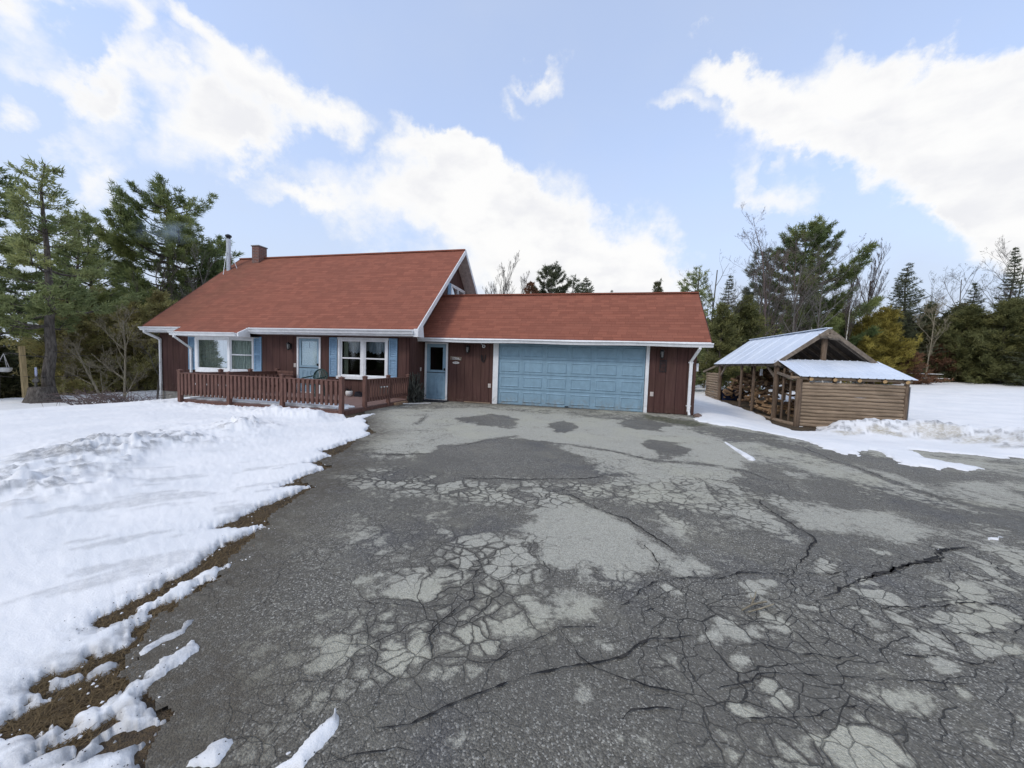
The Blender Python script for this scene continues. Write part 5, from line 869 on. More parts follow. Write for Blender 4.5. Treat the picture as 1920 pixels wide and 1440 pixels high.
# pot with withered plant
pt=thing('flower_pot',(-4.93,-1.3,DZ),'round white pot holding a black withered plant on the deck beneath the right window','flower pot')
mb=MB(); mb.lathe((-4.93,-1.3,DZ),[(.05,0),(.09,.02),(.125,.09),(.12,.16),(.10,.19),(.085,.19)],16); mb.build('pot',M['white_old'],pt)
mb=MB(); r_=random.Random(2)
for k in range(16): a=r_.uniform(0,6.28); mb.tube((-4.93,-1.3,DZ+.17),(-4.93+.13*math.cos(a),-1.3+.13*math.sin(a),DZ+.2+r_.uniform(.02,.16)),.012,.006,4)
mb.build('withered_plant',M['dark'],pt)
mb=MB(); mb.prism([(-4.75,-1.3,DZ+.003),(-4.4,-1.3,DZ+.003),(-4.5,-1.3,DZ+.10),(-4.7,-1.3,DZ+.17)],(0,.25,0)); mb.build('slumped_bag',simple('black_bag',(.012,.012,.018),.6,.3,9),None,(-4.6,-1.2,DZ),label='low black bag slumped beside the white pot on the deck',cat='bag')  # low bag guessed from a dark shape beside the pot
# bench behind the railing
bn=thing('deck_bench',(-7.6,-1.5,DZ),'dark brown slatted wooden bench on the deck left of the front door','bench')
mb=MB(); [mb.box(-8.05,-7.35,-1.62+k*.1,-1.54+k*.1,.53,.555) for k in range(4)]; mb.build('seat',M['deckwood'],bn)
mb=MB(); [mb.box(-8.05,-7.35,-1.2,-1.17,.62+k*.1,.70+k*.1) for k in range(3)]; mb.build('backrest',M['deckwood'],bn)
for x in(-8.02,-7.42):
    mb=MB(); mb.box(x,x+.06,-1.62,-1.56,DZ,.53); mb.build('leg',M['deckwood'],bn); mb=MB(); mb.box(x,x+.06,-1.23,-1.17,DZ,.62); mb.build('leg',M['deckwood'],bn); mb=MB(); mb.box(x,x+.06,-1.60,-1.2,.72,.75); mb.build('armrest',M['deckwood'],bn)
# railing ornament
orn=thing('railing_ornament',(-2.75,-2.6,.5),'small wire ornament with three pale blossoms on the right deck railing','ornament')
mb=MB()
for y in(-2.85,-2.65,-2.45): mb.path([(-2.735,y,.42),(-2.735,y+.02,.56),(-2.735,y+.0,.63)],.008,5)
mb.path([(-2.735,-2.88,.64),(-2.735,-2.4,.63)],.007,5); mb.build('wire_frame',M['bark_grey'],orn)
for y in(-2.8,-2.65,-2.5): mb=MB(); mb.lathe((-2.72,y,.62),[(.012,-.02),(.03,.0),(.02,.02)],7); mb.build('blossom',M['white_old'],orn)
# snow left on the deck
def blob(name,pts,z,h,label,cat,kind=None,mt=None):
    n=len(pts); V=[];cx_=sum(p[0] for p in pts)/n; cy_=sum(p[1] for p in pts)/n; 
    rings=[(1,0),(.97,h*.55),(.85,h*.9),(.5,h)]; mb=MB(); mb.csm=True; vs=[]; r_=random.Random(len(pts))
    for s,hh in rings: vs+=[(cx_+(x-cx_)*s,cy_+(y-cy_)*s,z+hh*r_.uniform(.85,1.1)) for x,y in pts]
    vs.append((cx_,cy_,z+h)); fs=[(k*n+i,k*n+(i+1)%n,(k+1)*n+(i+1)%n,(k+1)*n+i) for k in range(3) for i in range(n)]+[(3*n+i,3*n+(i+1)%n,4*n) for i in range(n)]
    mb.add(vs,fs); return mb.build(name,mt or M['snow'],None,(cx_,cy_,z),label=label,cat=cat,kind=kind)
def ragged(x0,x1,ya,yb,n,r,amp):
    p=[(x0+(x1-x0)*k/n,ya+r.uniform(-amp,amp)*.3) for k in range(n+1)]+[(x1-(x1-x0)*k/n,yb+r.uniform(-amp,amp)) for k in range(n+1)]; return p
r_=random.Random(8); blob('deck_snow',ragged(-8.0,-3.15,-4.22,-3.62,26,r_,.16),DZ+.004,.09,'long strip of snow left along the front edge of the deck','snow patch'); blob('deck_snow',[(-3.05,-4.24),(-2.86,-4.2),(-2.86,-4.05),(-2.95,-3.95),(-3.0,-3.86),(-3.3,-3.8),(-3.9,-3.74),(-4.0,-3.66),(-3.4,-3.6),(-3.0,-3.62),(-2.9,-3.75)][::-1],DZ+.01,.035,'thin ragged snow patch by the gap in the deck railing','snow patch')
blob('deck_snow',ragged(-8.0,-6.7,-3.5,-2.9,12,r_,.2),DZ+.004,.04,'wide snow patch at the far left corner of the deck','snow patch')
# dried vines by the side door
vn_=thing('withered_vine',(-2.5,-.75,0),'tall dark withered vine bundle leaning in the corner between deck and side door','plant')
mb=MB(); r_=random.Random(6)
for k in range(85):
    x=-2.74+r_.uniform(0,.34); y=-1.02+r_.uniform(-.15,.35); a=[(x,y,.0)]; top=r_.uniform(.6,1.05) if x<-2.6 else r_.uniform(.3,.7)
    for j in range(4): a.append((x+r_.uniform(-.07,.07),y+r_.uniform(-.07,.07),top*(j+1)/4))
    mb.path(a,r_.uniform(.006,.02),5)
mb.build('stems',simple('withered_stems',(.055,.058,.05),.9,.5,9),vn_)
# bricks, pole, debris, stone, twig
for k,(y,c) in enumerate(((-1.95,'left'),(-1.70,'middle'),(-1.45,'right'))):
    mb=MB(); mb.box(-2.76,-2.66,y-.1,y+.1,.005,.085); mb.build('brick',M['tanbrick'],None,(-2.7,y,0),label=f'{c} one of three tan bricks under the deck edge by the side door',cat='brick',group='tan bricks under the deck edge')
mb=MB(); mb.tube((-2.62,-1.75,.03),(-1.95,-1.15,.03),.018,.018,8); mb.build('white_pole',M['white_old'],None,(-2.3,-1.5,0),label='short white pole lying on the asphalt by the deck corner',cat='pole')
mb=MB(); mb.bar((-1.15,-.14,.03),(-.2,-.10,.025),.05,.03); mb.build('board',M['log_h'],None,(-.7,-.1,0),label='weathered board lying at the foot of the wall left of the garage door',cat='board')
mb=MB(); mb.lathe((6.42,-.28,-.05),[(.12,0),(.14,.06),(.10,.13),(.03,.16)],7); mb.build('stone',M['rock'],None,(6.42,-.28,-.05),label='larger brown stone at the right corner of the garage',cat='stone')
mb=MB(); mb.lathe((6.62,-.12,-.08),[(.08,0),(.10,.05),(.05,.11)],6); mb.build('stone',M['rock'],None,(6.62,-.12,-.08),label='smaller brown stone behind the larger one at the garage corner',cat='stone')
mb=MB(); z=.02; mb.path([(4.30,-9.92,z),(4.38,-9.86,z+.012),(4.47,-9.81,z+.012)],.005,6); mb.path([(4.33,-9.93,z),(4.41,-9.89,z+.01),(4.50,-9.83,z+.014)],.004,6); mb.path([(4.36,-9.87,z),(4.40,-9.82,z+.03),(4.43,-9.76,z+.035)],.0035,5); mb.path([(4.39,-9.86,z+.01),(4.385,-9.80,z+.03)],.003,5); mb.build('twig',M['bark_olive'],None,(4.4,-9.85,0),label='dry forked twig lying on the cracked asphalt',cat='twig')
# bird feeder post
fx,fy=-18.35,-2.75; fz=Tz(fx,fy)
fp=thing('feeder_post',(fx,fy,fz),'leaning yellow wooden post with a bracket arm at the far left edge of the snow','post')
mb=MB(); mb.bar((fx+.02,fy,fz-.3),(fx-.12,fy,fz+2.1),.13,.13,(0,1,0)); mb.build('post',M['yellowwood'],fp)
aU=Vector((-.87,-.50,0)).normalized(); 
aU=Vector((-.55,.84,0)).normalized()*-1
aU=Vector((-.24,-.36,0)); p0=Vector((fx-.10,fy,fz+1.82)); p1=p0+aU
mb=MB(); mb.path([p0,p1],.015,6); mb.path([p0+Vector((0,0,-.12)),p0+aU*.45],.012,6); mb.build('bracket',M['bark_grey'],fp)
hb=thing('hanging_basket',tuple(p1+Vector((0,0,-.7))),'white hanging bird basket on the bracket of the wooden post','bird feeder')
mb=MB(); mb.lathe(tuple(p1+Vector((0,0,-.72))),[(.13,0),(.18,.05),(.20,.15),(.18,.16)],14); mb.build('bowl',M['white_old'],hb)
mb=MB(); [mb.path([p1+Vector((0,0,-.02)),p1+Vector((.185*math.cos(a),.185*math.sin(a),-.57))],.010,5) for a in(.3,2.4,4.5)]; mb.build('hanger',M['white_old'],hb)
# stump in front of the pine and the painted cat figure on it
tx_,ty_=-16.3,-3.25; tz_=Tz(tx_,ty_)
mb=MB(); mb.csm=False; mb.lathe((tx_,ty_,tz_-.1),[(.62,0),(.50,.15),(.38,.45),(.33,.72),(.30,.74)],11); mb.build('tree_stump',M['bark'],None,(tx_,ty_,tz_),label='broad grey tree stump on the snow in front of the tall left pine',cat='stump')
fg=thing('cat_figure',(tx_-.12,ty_-.1,tz_+.64),'small grey animal figure with white and navy face standing on the stump','figurine')
bx_,by_,bz_=tx_-.05,ty_-.12,tz_+.64; uL=Vector((.87,-.5,0)).normalized()*.18
def fb(a,b,c): v=uL.normalized(); return (bx_+v.x*a,by_+v.y*a+b,bz_+c)
mb=MB(); 
for a in(-.10,.16): mb.tube(fb(a,0,0),fb(a,0,.2),.022,.028,6)
mb.tube(fb(-.12,0,.24),fb(.19,0,.24),.085,.075,8); mb.tube(fb(-.13,0,.26),fb(-.18,0,.42),.04,.045,8); mb.build('body',M['bark_grey'],fg)
mb=MB(); mb.prism([fb(-.18+.12*math.cos(k*math.pi/6),-.03,.50+.13*math.sin(k*math.pi/6)) for k in range(12)],(0,.05,0)); mb.prism([fb(-.29,-.03,.58),fb(-.20,-.03,.60),fb(-.27,-.03,.70)],(0,.04,0)); mb.prism([fb(-.16,-.03,.60),fb(-.07,-.03,.58),fb(-.08,-.03,.71)],(0,.04,0)); mb.build('head',M['paleblue'],fg)
mb=MB(); mb.prism([fb(-.18+.07*math.cos(k*math.pi/5),-.045,.51+.065*math.sin(k*math.pi/5)) for k in range(10)],(0,.012,0)); mb.build('face_mark',M['navy'],fg)
# picnic table at the far wood edge
qx,qy=27.0,20.9; qz=Tz(qx,qy)
pt=thing('picnic_table',(qx,qy,qz),'snow-dusted grey picnic table at the edge of the wood on the right','picnic table')
mb=MB(); mb.box(qx-.8,qx+.8,qy-.4,qy+.4,qz+.72,qz+.77); mb.build('table_top',M['white_old'],pt)
for s in(-1,1): mb=MB(); mb.box(qx-.8,qx+.8,qy+s*.75-.14,qy+s*.75+.14,qz+.42,qz+.46); mb.build('bench',M['white_old'],pt)
for x in(-.6,.6):
    for s in(-1,1): mb=MB(); mb.bar((qx+x,qy+s*.7,qz-.1),(qx+x,qy-s*.05,qz+.72),.08,.05,(1,0,0)); mb.build('leg',M['oldwood'],pt)
# ------------------------------------------------------------------ trees
def tubes_np(A,B,Ra,Rb,n=4):
    A=np.asarray(A,float);B=np.asarray(B,float);D=B-A;L=np.linalg.norm(D,axis=1,keepdims=True)+1e-9;D=D/L
    ref=np.where(np.abs(D[:,2:3])>.9,np.array([[1,0,0]]),np.array([[0,0,1]])); X=np.cross(D,ref);X/=np.linalg.norm(X,axis=1,keepdims=True)+1e-9;Y=np.cross(D,X)
    t=np.arange(n)*2*np.pi/n; ring=X[:,None,:]*np.cos(t)[None,:,None]+Y[:,None,:]*np.sin(t)[None,:,None]
    V=np.concatenate([A[:,None,:]+ring*np.asarray(Ra)[:,None,None],B[:,None,:]+ring*np.asarray(Rb)[:,None,None]],1).reshape(-1,3)
    b=(np.arange(len(A))*2*n)[:,None]; i=np.arange(n)[None,:]; j=(i+1)%n
    return V,np.stack([b+i,b+j,b+j+n,b+i+n],-1).reshape(-1,4)
def leaves(C,Dr,Ln,Wd,rg):
    """thin leaf triangles from C along Dr"""
    n=len(C); Dr=Dr/(np.linalg.norm(Dr,axis=1,keepdims=True)+1e-9); q=rg.standard_normal((n,3)); S_=np.cross(Dr,q); S_/=np.linalg.norm(S_,axis=1,keepdims=True)+1e-9
    V=np.stack([C-S_*Wd[:,None]*.5,C+S_*Wd[:,None]*.5,C+Dr*Ln[:,None]],1).reshape(-1,3); return V,np.arange(3*n).reshape(-1,3)
def norm(v): return v/(np.linalg.norm(v,axis=-1,keepdims=True)+1e-9)
class Tree:
    def __init__(s,seed): s.rg=np.random.default_rng(seed); s.A=[];s.B=[];s.ra=[];s.rb=[];s.C=[];s.D=[];s.L=[];s.W=[];s.v=[]
    def seg(s,a,b,r0,r1): s.A.append(a);s.B.append(b);s.ra.append(r0);s.rb.append(r1)
    def poly(s,pts,r0,r1):
        n=len(pts)-1
        for i in range(n): s.seg(pts[i],pts[i+1],r0+(r1-r0)*i/n,r0+(r1-r0)*(i+1)/n)
    def tuft(s,c,d,n,L,W,spread,v):
        c=np.asarray(c,float); D=norm(np.asarray(d,float))[None,:]+s.rg.standard_normal((n,3))*spread
        s.C.append(np.repeat(c[None,:],n,0)+s.rg.standard_normal((n,3))*L*.25);s.D.append(D);s.L.append(L*s.rg.uniform(.6,1.2,n));s.W.append(W*s.rg.uniform(.7,1.2,n));s.v.append(np.full(n,v)+s.rg.uniform(-.15,.15,n))
    def make(s,name,label,cat,bm,lm,loc,group=None,nseg=5,crown='crown',trunk='trunk',tm=None,twr=.028):
        t=thing(name,loc,label,cat,group)
        A=np.array(s.A);B=np.array(s.B);ra=np.array(s.ra);rb=np.array(s.rb); big=ra>=min(twr,ra.max())
        V,F=tubes_np(A[big],B[big],ra[big],rb[big],7); o=link(trunk,npmesh(trunk,V,[F],bm,True),t)
        if (~big).any(): V,F=tubes_np(A[~big],B[~big],ra[~big],rb[~big],4); link('branches',npmesh('branches',V,[F],tm or bm,True),t)
        if s.C:
            C=np.concatenate(s.C);D=np.concatenate(s.D);V,F=leaves(C,D,np.concatenate(s.L),np.concatenate(s.W),s.rg); v=np.repeat(np.clip(np.concatenate(s.v),0,1),3)
            o=link(crown,npmesh(crown,V,[F],lm,False,None,{'v':v}),t)
        return t
def trunkline(rg,H,wob,n=9,lean=(0,0)):
    p=[np.array([0,0,-.3])]
    for i in range(1,n+1): p.append(np.array([lean[0]*i/n+rg.normal()*wob,lean[1]*i/n+rg.normal()*wob,H*i/n]))
    return p
def at_h(tr,H,z):
    f=max(0,min(.999,z/H))*(len(tr)-1); i=int(f); return tr[i]+(tr[min(i+1,len(tr)-1)]-tr[i])*(f-i)
def white_pine(seed,H,cb,prof,r0,dens=1.0,tl=.2,asym=None,gap=.25,fine=1):
    """whorled pine: branches out and up, tufts of needles toward the ends"""
    T_=Tree(seed);rg=T_.rg; tr=trunkline(rg,H,.035); T_.poly(tr,r0,.02)
    z=cb
    while z<H-.15:
        f=(z-cb)/(H-cb); Rr=prof(f); nb=rg.integers(3,6); a0=rg.uniform(0,6.28)
        for k in range(nb):
            if rg.random()<gap*(1-f*.6): continue
            a=a0+6.283*k/nb+rg.normal()*.25; L=Rr*rg.uniform(.6,1.12)*(1 if asym is None else asym(a,f))
            if L<.12: L=.12
            base=at_h(tr,H,z); d=np.array([math.cos(a),math.sin(a),.0]); up0=.05+.5*f+rg.normal()*.08
            pts=[base]; n=5
            for j in range(1,n+1): t=j/n; pts.append(base+d*L*t+np.array([0,0,L*(up0*t+.22*t*t-.15*math.sin(t*3.1))])+rg.normal(size=3)*L*.02)
            T_.poly(pts,max(.012,.022*L+.006),.006); vb=rg.uniform(.1,.9)
            # side shoots
            m=max(4,int(L*7*dens))
            for q in range(m):
                t=rg.uniform(.30,1)**.8; b=pts[0]+0; fi=t*n; i0=min(n-1,int(fi)); b=pts[i0]+(pts[i0+1]-pts[i0])*(fi-i0)
                sd=rg.choice([-1,1]); ang=a+sd*rg.uniform(.3,1.3); l2=L*.34*(1.15-t)+.16; e=b+np.array([math.cos(ang),math.sin(ang),rg.uniform(.05,.5)])*l2
                T_.seg(b,e,.007,.003)
                for w_ in range(max(2,int(l2/.13*fine))):
                    c=b+(e-b)*rg.uniform(.25,1.05); T_.tuft(c,(e-b)/l2+np.array([0,0,.45]),9,tl,.046,.75,vb)
        z+=rg.uniform(.28,.5)*(.75+.25*H/8)
    for w_ in range(10): T_.tuft(tr[-1]+np.array([0,0,-w_*.08]),[0,0,1],6,tl,.035,.6,.5)
    for q in range(int(cb*3)):
        zz=rg.uniform(.6,cb); a=rg.uniform(0,6.28); b=at_h(tr,H,zz); L=rg.uniform(.5,1.6); e=b+np.array([math.cos(a)*L,math.sin(a)*L,rg.uniform(-.1,.25)]); T_.poly([b,(b+e)/2+rg.normal(size=3)*.04,e],.014,.004)
    return T_
def spruce(seed,H,Rb,r0,dens=1,droop=.15,cb=.3,pw=.85,snow=False):
    T_=Tree(seed);rg=T_.rg; tr=trunkline(rg,H,.03); T_.poly(tr,r0,.012); z=cb
    while z<H-.1:
        f=(z-cb)/(H-cb); Rr=Rb*(1-f)**pw+.06; nb=int(rg.integers(5,8)); a0=rg.uniform(0,6.28)
        for k in range(nb):
            if rg.random()<.12: continue
            a=a0+6.283*k/nb+rg.normal()*.2; L=Rr*rg.uniform(.65,1.1); base=at_h(tr,H,z); d=np.array([math.cos(a),math.sin(a),0]); pts=[base]
            for j in range(1,5): t=j/4; pts.append(base+d*L*t+np.array([0,0,L*((.35*f-droop)*t+.16*t*t)]))
            T_.poly(pts,.008+.012*L,.004); vb=rg.uniform(.05,.95); m=max(4,int(L*15*dens)); sd=np.array([-d[1],d[0],0])
            for q in range(m):
                t=rg.uniform(.12,1.02); fi=t*4;i0=min(3,int(fi));b=pts[i0]+(pts[i0+1]-pts[i0])*(fi-i0); lat=rg.normal()*L*.16*(1.2-t)
                T_.tuft(b+sd*lat+np.array([0,0,-abs(lat)*.3]),d+sd*np.sign(lat)*.6+np.array([0,0,.1]),5,.14,.04,.5,vb)
        z+=rg.uniform(.16,.26)*(.6+.4*H/8)
    return T_
def bushy(seed,H,Rb,r0,top=.8,dens=1.0,lean=.5,tl=.16,pw=.5,cb=.15):
    """cedar-like: ascending sprays filling an uneven crown"""
    T_=Tree(seed);rg=T_.rg; tr=trunkline(rg,H,.05); T_.poly(tr,r0,.012); ns=int(95*dens*(H/4)); lob=rg.uniform(.7,1.3,12)
    for i in range(ns):
        f=rg.uniform(0,1)**.9; z=cb*H+f*(H*(1-cb)); a=rg.uniform(0,6.28); Rr=Rb*((1-f)**pw)*lob[int(a*1.9)%12]*(.85+.3*math.sin(f*9+seed+a*2)); L=max(.15,Rr*rg.uniform(.55,1.05))
        b=at_h(tr,H,max(.1,z-L*.45)); e=b+np.array([math.cos(a)*L,math.sin(a)*L,L*lean*rg.uniform(.6,1.4)]); mid=(b+e)/2+np.array([0,0,-.08*L]); T_.poly([b,mid,e],.012,.004); vb=rg.uniform(0,1)
        for q in range(max(5,int(L*16))):
            t=rg.uniform(.3,1.05); c=(b+(e-b)*t)+rg.normal(size=3)*.09*(.6+L*.3); T_.tuft(c,norm(e-b)+np.array([0,0,.5]),7,tl,.05,.7,vb)
    return T_
def bare(seed,H,r0,spread=.5,first=.35,lv=4,nb=(3,5),up_=.25,lean=(0,0),tw=1.0):
    T_=Tree(seed);rg=T_.rg
    def grow(p,d,L,r,k):
        n=4 if k>1 else 3; pts=[p]; dd=d.copy()
        for j in range(n): dd=norm(dd+rg.normal(size=3)*.10*(1 if k else .4)+np.array([0,0,up_*.25])); pts.append(pts[-1]+dd*L/n)
        T_.poly(pts,r,max(.003,r*.45))
        if k>=lv: return
        m=int(rg.integers(nb[0],nb[1]+1))+(int(H*.9) if k==0 else 0)
        for q in range(m):
            t=rg.uniform(first if k==0 else .2,1); fi=t*n;i0=min(n-1,int(fi));b=pts[i0]+(pts[i0+1]-pts[i0])*(fi-i0)
            s_=norm(np.cross(dd,rg.normal(size=3))); nd=norm(dd*rg.uniform(.5,1.0)+s_*spread*rg.uniform(.7,1.3)+np.array([0,0,up_])); grow(b,nd,L*(.42 if k==0 else .55)*rg.uniform(.6,1.1)*(1.25-t*.5),max(.0035,r*.42*(1.15-t*.4)),k+1)
    grow(np.array([0,0,-.3]),norm(np.array([lean[0]/H,lean[1]/H,1])),H*.92,r0,0); return T_
def place(tree,x,y,**k): pass
BG=0
# left group ---------------------------------------------------------------
def X(n,x,y): return (x,y,Tz(x,y))
x,y=-16.51,-2.91; H=8.14-Tz(x,y)
def asA(a,f): return 1.0
white_pine(101,H,2.9,lambda f: (2.35*(1-f)**1.05+.22)*(.7+.4*math.sin(f*11+1)**2),.19,1.5,.2,None,.14,1.25).make('white_pine','tall soft-needled pine with bare lower trunk standing behind the stump, left of the house','tree',M['bark'],M['pine_soft'],X(0,x,y))
x,y=-19.1,-3.3; white_pine(102,9.0,2.8,lambda f:(2.3*(1-f)**.7+.2)*(.8+.3*math.sin(f*9)**2),.2,1.3,.22,None,.15,1.2).make('white_pine','dense dark pine cut by the left edge behind the feeder post','tree',M['bark'],M['pine'],X(0,x,y))
x,y=-21.5,-6.2; white_pine(112,7.6,3.0,lambda f:(2.2*(1-f)**.7+.2)*(.8+.3*math.sin(f*9)**2),.18,1.3,.22,None,.15,1.2).make('white_pine','broad soft pine just outside the left edge of the photo, its boughs reaching in','tree',M['bark'],M['pine_soft'],X(0,x,y))
x,y=-21.0,.25; white_pine(103,7.98-Tz(x,y),3.2,lambda f: 1.35*math.sin(min(1,f*1.1+.15)*3.0)+.15,.13,1.2,.2,None,.2,1.2).make('white_pine','slender pine with a small ragged crown between the tall left pine and the round pine','tree',M['bark'],M['pine'],X(0,x,y))
x,y=-24.04,6.05; H=12.36-Tz(x,y)
white_pine(304,H-.6,4.4,lambda f: 4.1*(1-f)**.38*(.74+.28*math.sin(f*8+.6)**2)+.3,.22,1.2,.27,None,.10,1.35).make('white_pine','big round-crowned dark pine rising behind the left end of the house roof','tree',M['bark'],M['pine'],X(0,x,y))
x,y=-26.5,3.6; white_pine(114,8.9-Tz(x,y),2.0,lambda f: 3.0*(1-f)**.6*(.7+.4*math.sin(f*8)**2)+.3,.2,1.1,.26,None,.2,1.1).make('white_pine','lower shaggy pine left of the big round-crowned pine','tree',M['bark'],M['pine'],X(0,x,y))
x,y=-22.5,7.0; white_pine(124,9.0-Tz(x,y),2.0,lambda f: 2.4*(1-f)**.6*(.7+.4*math.sin(f*8)**2)+.3,.2,1.1,.26,None,.2,1.1).make('white_pine','lower pine half hidden by the roof edge beside the stovepipe','tree',M['bark'],M['pine'],X(0,x,y))
ol=[(-21.26,.98,4.5,2.2,'olive-brown cedar behind and just right of the tall left pine'),(-19.3,1.3,4.0,1.9,'olive cedar in the middle of the clump left of the house'),(-19.41,2.6,4.6,2.0,'olive cedar nearest the left wall of the house'),(-20.4,-.6,3.6,1.8,'low dull-green cedar right behind the tall left pine')]
for k,(x,y,H,rb,lb) in enumerate(ol): bushy(130+k,H-Tz(x,y),rb,.1,dens=1.5,lean=.55,tl=.17).make('cedar',lb,'tree',M['bark_olive'],M['olive'],X(0,x,y),'cedars left of the house')
x,y=-15.6,-1.3; bare(140,3.9,.05,.75,.03,4,(4,6),.22,(0,0)).make('bare_shrub','large leafless multi-stemmed shrub by the left corner of the house','shrub',M['bark_olive'],None,X(0,x,y),twr=.012)
for k,(x,y,l) in enumerate([(-15.3,-1.55,(-.9,.3)),(-15.8,-1.0,(-.3,-.3)),(-15.3,-.9,(.3,.2)),(-15.9,-1.6,(-1.5,-.4)),(-15.2,-1.2,(.5,-.3))]): pass
bare(141,3.2,.045,.8,.05,4,(4,6),.15,(-1.6,-.5)).make('bare_shrub','leafless shrub leaning left beside the larger leafless shrub by the house corner','shrub',M['bark_olive'],None,X(0,-15.9,-1.7),twr=.012)
bare(142,3.4,.04,.7,.05,4,(4,5),.2,(.7,.2)).make('bare_shrub','thin leafless shrub nearest the white downspout at the house corner','shrub',M['bark_grey'],None,X(0,-14.9,-.6),twr=.012)
bare(143,7.6,.09,.45,.3,4,(3,5),.3).make('bare_tree','leafless grey tree between the cedars and the big round-crowned pine','tree',M['bark_dark'],None,X(0,-21.6,3.8))
bare(144,6.6,.08,.5,.3,4,(3,5),.3,(1.0,0)).make('bare_tree','leafless tree leaning over the left roof edge of the house','tree',M['bark_grey'],None,X(0,-18.2,3.4))
# low twiggy shrub in the snow by the house
T_=Tree(150); rg=T_.rg
for k in range(120):
    bx,by=rg.uniform(-.75,.75),rg.uniform(-.6,.6); a=rg.uniform(2.2,4.4) if rg.random()<.7 else rg.uniform(0,6.28); L=rg.uniform(.3,.85); p=np.array([bx,by,-.03]); e=p+np.array([math.cos(a)*L,math.sin(a)*L,rg.uniform(.08,.42)]); m=(p+e)/2+np.array([0,0,.08]); T_.poly([p,m,e],.009,.004)
    for q in range(3): b=m+(e-m)*rg.uniform(0,1); T_.seg(b,b+rg.normal(size=3)*np.array([.13,.13,.07])+np.array([0,0,.03]),.004,.002)
sx_,sy_=-10.2,-4.75; T_.make('low_shrub','low tangled leafless shrub poking out of the snow left of the deck','shrub',M['bark_purple'],None,(sx_,sy_,snow_top(sx_,sy_)))
T_=Tree(151); rg=T_.rg
for k in range(45):
    bx,by=rg.uniform(-.5,.5),rg.uniform(-.3,.3); a=rg.uniform(0,6.28); L=rg.uniform(.2,.5); p=np.array([bx,by,-.03]); e=p+np.array([math.cos(a)*L,math.sin(a)*L,rg.uniform(.1,.35)]); T_.poly([p,(p+e)/2+np.array([0,0,.05]),e],.007,.003)
T_.make('low_shrub','small twiggy shrub at the bare patch by the house corner','shrub',M['bark_purple'],None,X(0,-12.2,-3.0))
# behind the house and garage
bare(160,9.0,.09,.35,.3,5,(3,5),.35).make('bare_tree','fine leafless tree showing above the left part of the garage ridge','tree',M['bark_grey'],None,X(0,-4.6,18.6))
bare(161,8.2,.08,.35,.3,5,(3,4),.35).make('bare_tree','thin leafless tree just right of the first one above the garage ridge','tree',M['bark_grey'],None,X(0,-3.4,19.4))
bushy(162,8.7,2.2,.1,dens=1.0,lean=.6).make('rusty_oak','rust-tinged bushy tree low behind the garage ridge','tree',M['bark'],M['rustleaf'],X(0,-2.6,20.0))
white_pine(163,10.2,3.0,lambda f:2.4*(1-f)**.5*(.8+.3*math.sin(f*7)**2)+.3,.18,1.6,.25,None,.08,1.5).make('white_pine','dark pine peeping over the middle of the garage ridge','tree',M['bark'],M['spruce'],X(0,-1.05,21.4))
white_pine(164,9.3,3.0,lambda f:1.9*(1-f)**.5*(.7+.4*math.sin(f*7)**2)+.3,.16,1.2,.25,None,.3,1).make('white_pine','looser pine between the dark pine and the pointed fir above the garage','tree',M['bark'],M['spruce'],X(0,.85,22.6))
spruce(165,9.1,3.2,.15,1.8).make('fir','pointed dark fir peeping over the garage ridge','tree',M['bark'],M['spruce'],X(0,2.1,20.7))
spruce(166,9.7,1.4,.12,1).make('fir','tiny fir tip just above the garage ridge right of the pointed fir','tree',M['bark'],M['spruce'],X(0,4.63,32.7))
bushy(167,7.6,1.7,.1,dens=1).make('cedar','dark bushy tree just above the right part of the garage ridge','tree',M['bark'],M['darkleaf'],X(0,7.6,17.4))
# right side
white_pine(170,8.0,1.0,lambda f:1.9*(1-f)**.8+.2,.13,1.2,.2,lambda a,f: 1.5 if 2.2<a%6.283<4.4 else .9,.2,1.2).make('white_pine','pale green young pine with a long left bough behind the right end of the garage','tree',M['bark'],M['pine_soft'],X(0,9.6,13.97))
bare(171,8.9,.07,.7,.4,5,(2,3),.2,(.3,0)).make('bare_tree','leafless spreading tree beside the pale green pine behind the garage end','tree',M['bark_grey'],None,X(0,10.3,14.2))
bushy(172,5.2,1.7,.1,dens=1.6,lean=.3,tl=.2).make('cedar','green bushy evergreen right behind the far end of the garage','tree',M['bark'],M['ever'],X(0,10.4,11.6))
bushy(173,5.9,2.1,.12,dens=1.8,lean=.3,tl=.2).make('cedar','bright green evergreen above the left end of the woodshed roof','tree',M['bark'],M['ever'],X(0,12.3,13.6))
spruce(174,9.0,1.9,.12,1.2).make('spruce','dark spruce tip between the green evergreens and the leafless thicket','tree',M['bark'],M['spruce'],X(0,13.9,22.1))
white_pine(376,11.9,2.6,lambda f:3.9*(1-f)**.5*(.74+.3*math.sin(f*9+.4)**2)+.4,.28,1.5,.28,lambda a,f: 1.2 if abs((a%6.283)-6.0)<.9 else .92,.08,1.45).make('white_pine','tallest dark pine on the right, rising behind the woodshed','tree',M['bark'],M['pine'],X(0,18.5,20.6))
white_pine(176,10.8,1.2,lambda f:2.6*(1-f)**.65*(.75+.3*math.sin(f*9)**2)+.3,.2,1.1,.26,None,.2,1.1).make('white_pine','second dark pine half hidden by leafless trees left of the tallest pine','tree',M['bark'],M['spruce'],X(0,16.6,22.8))
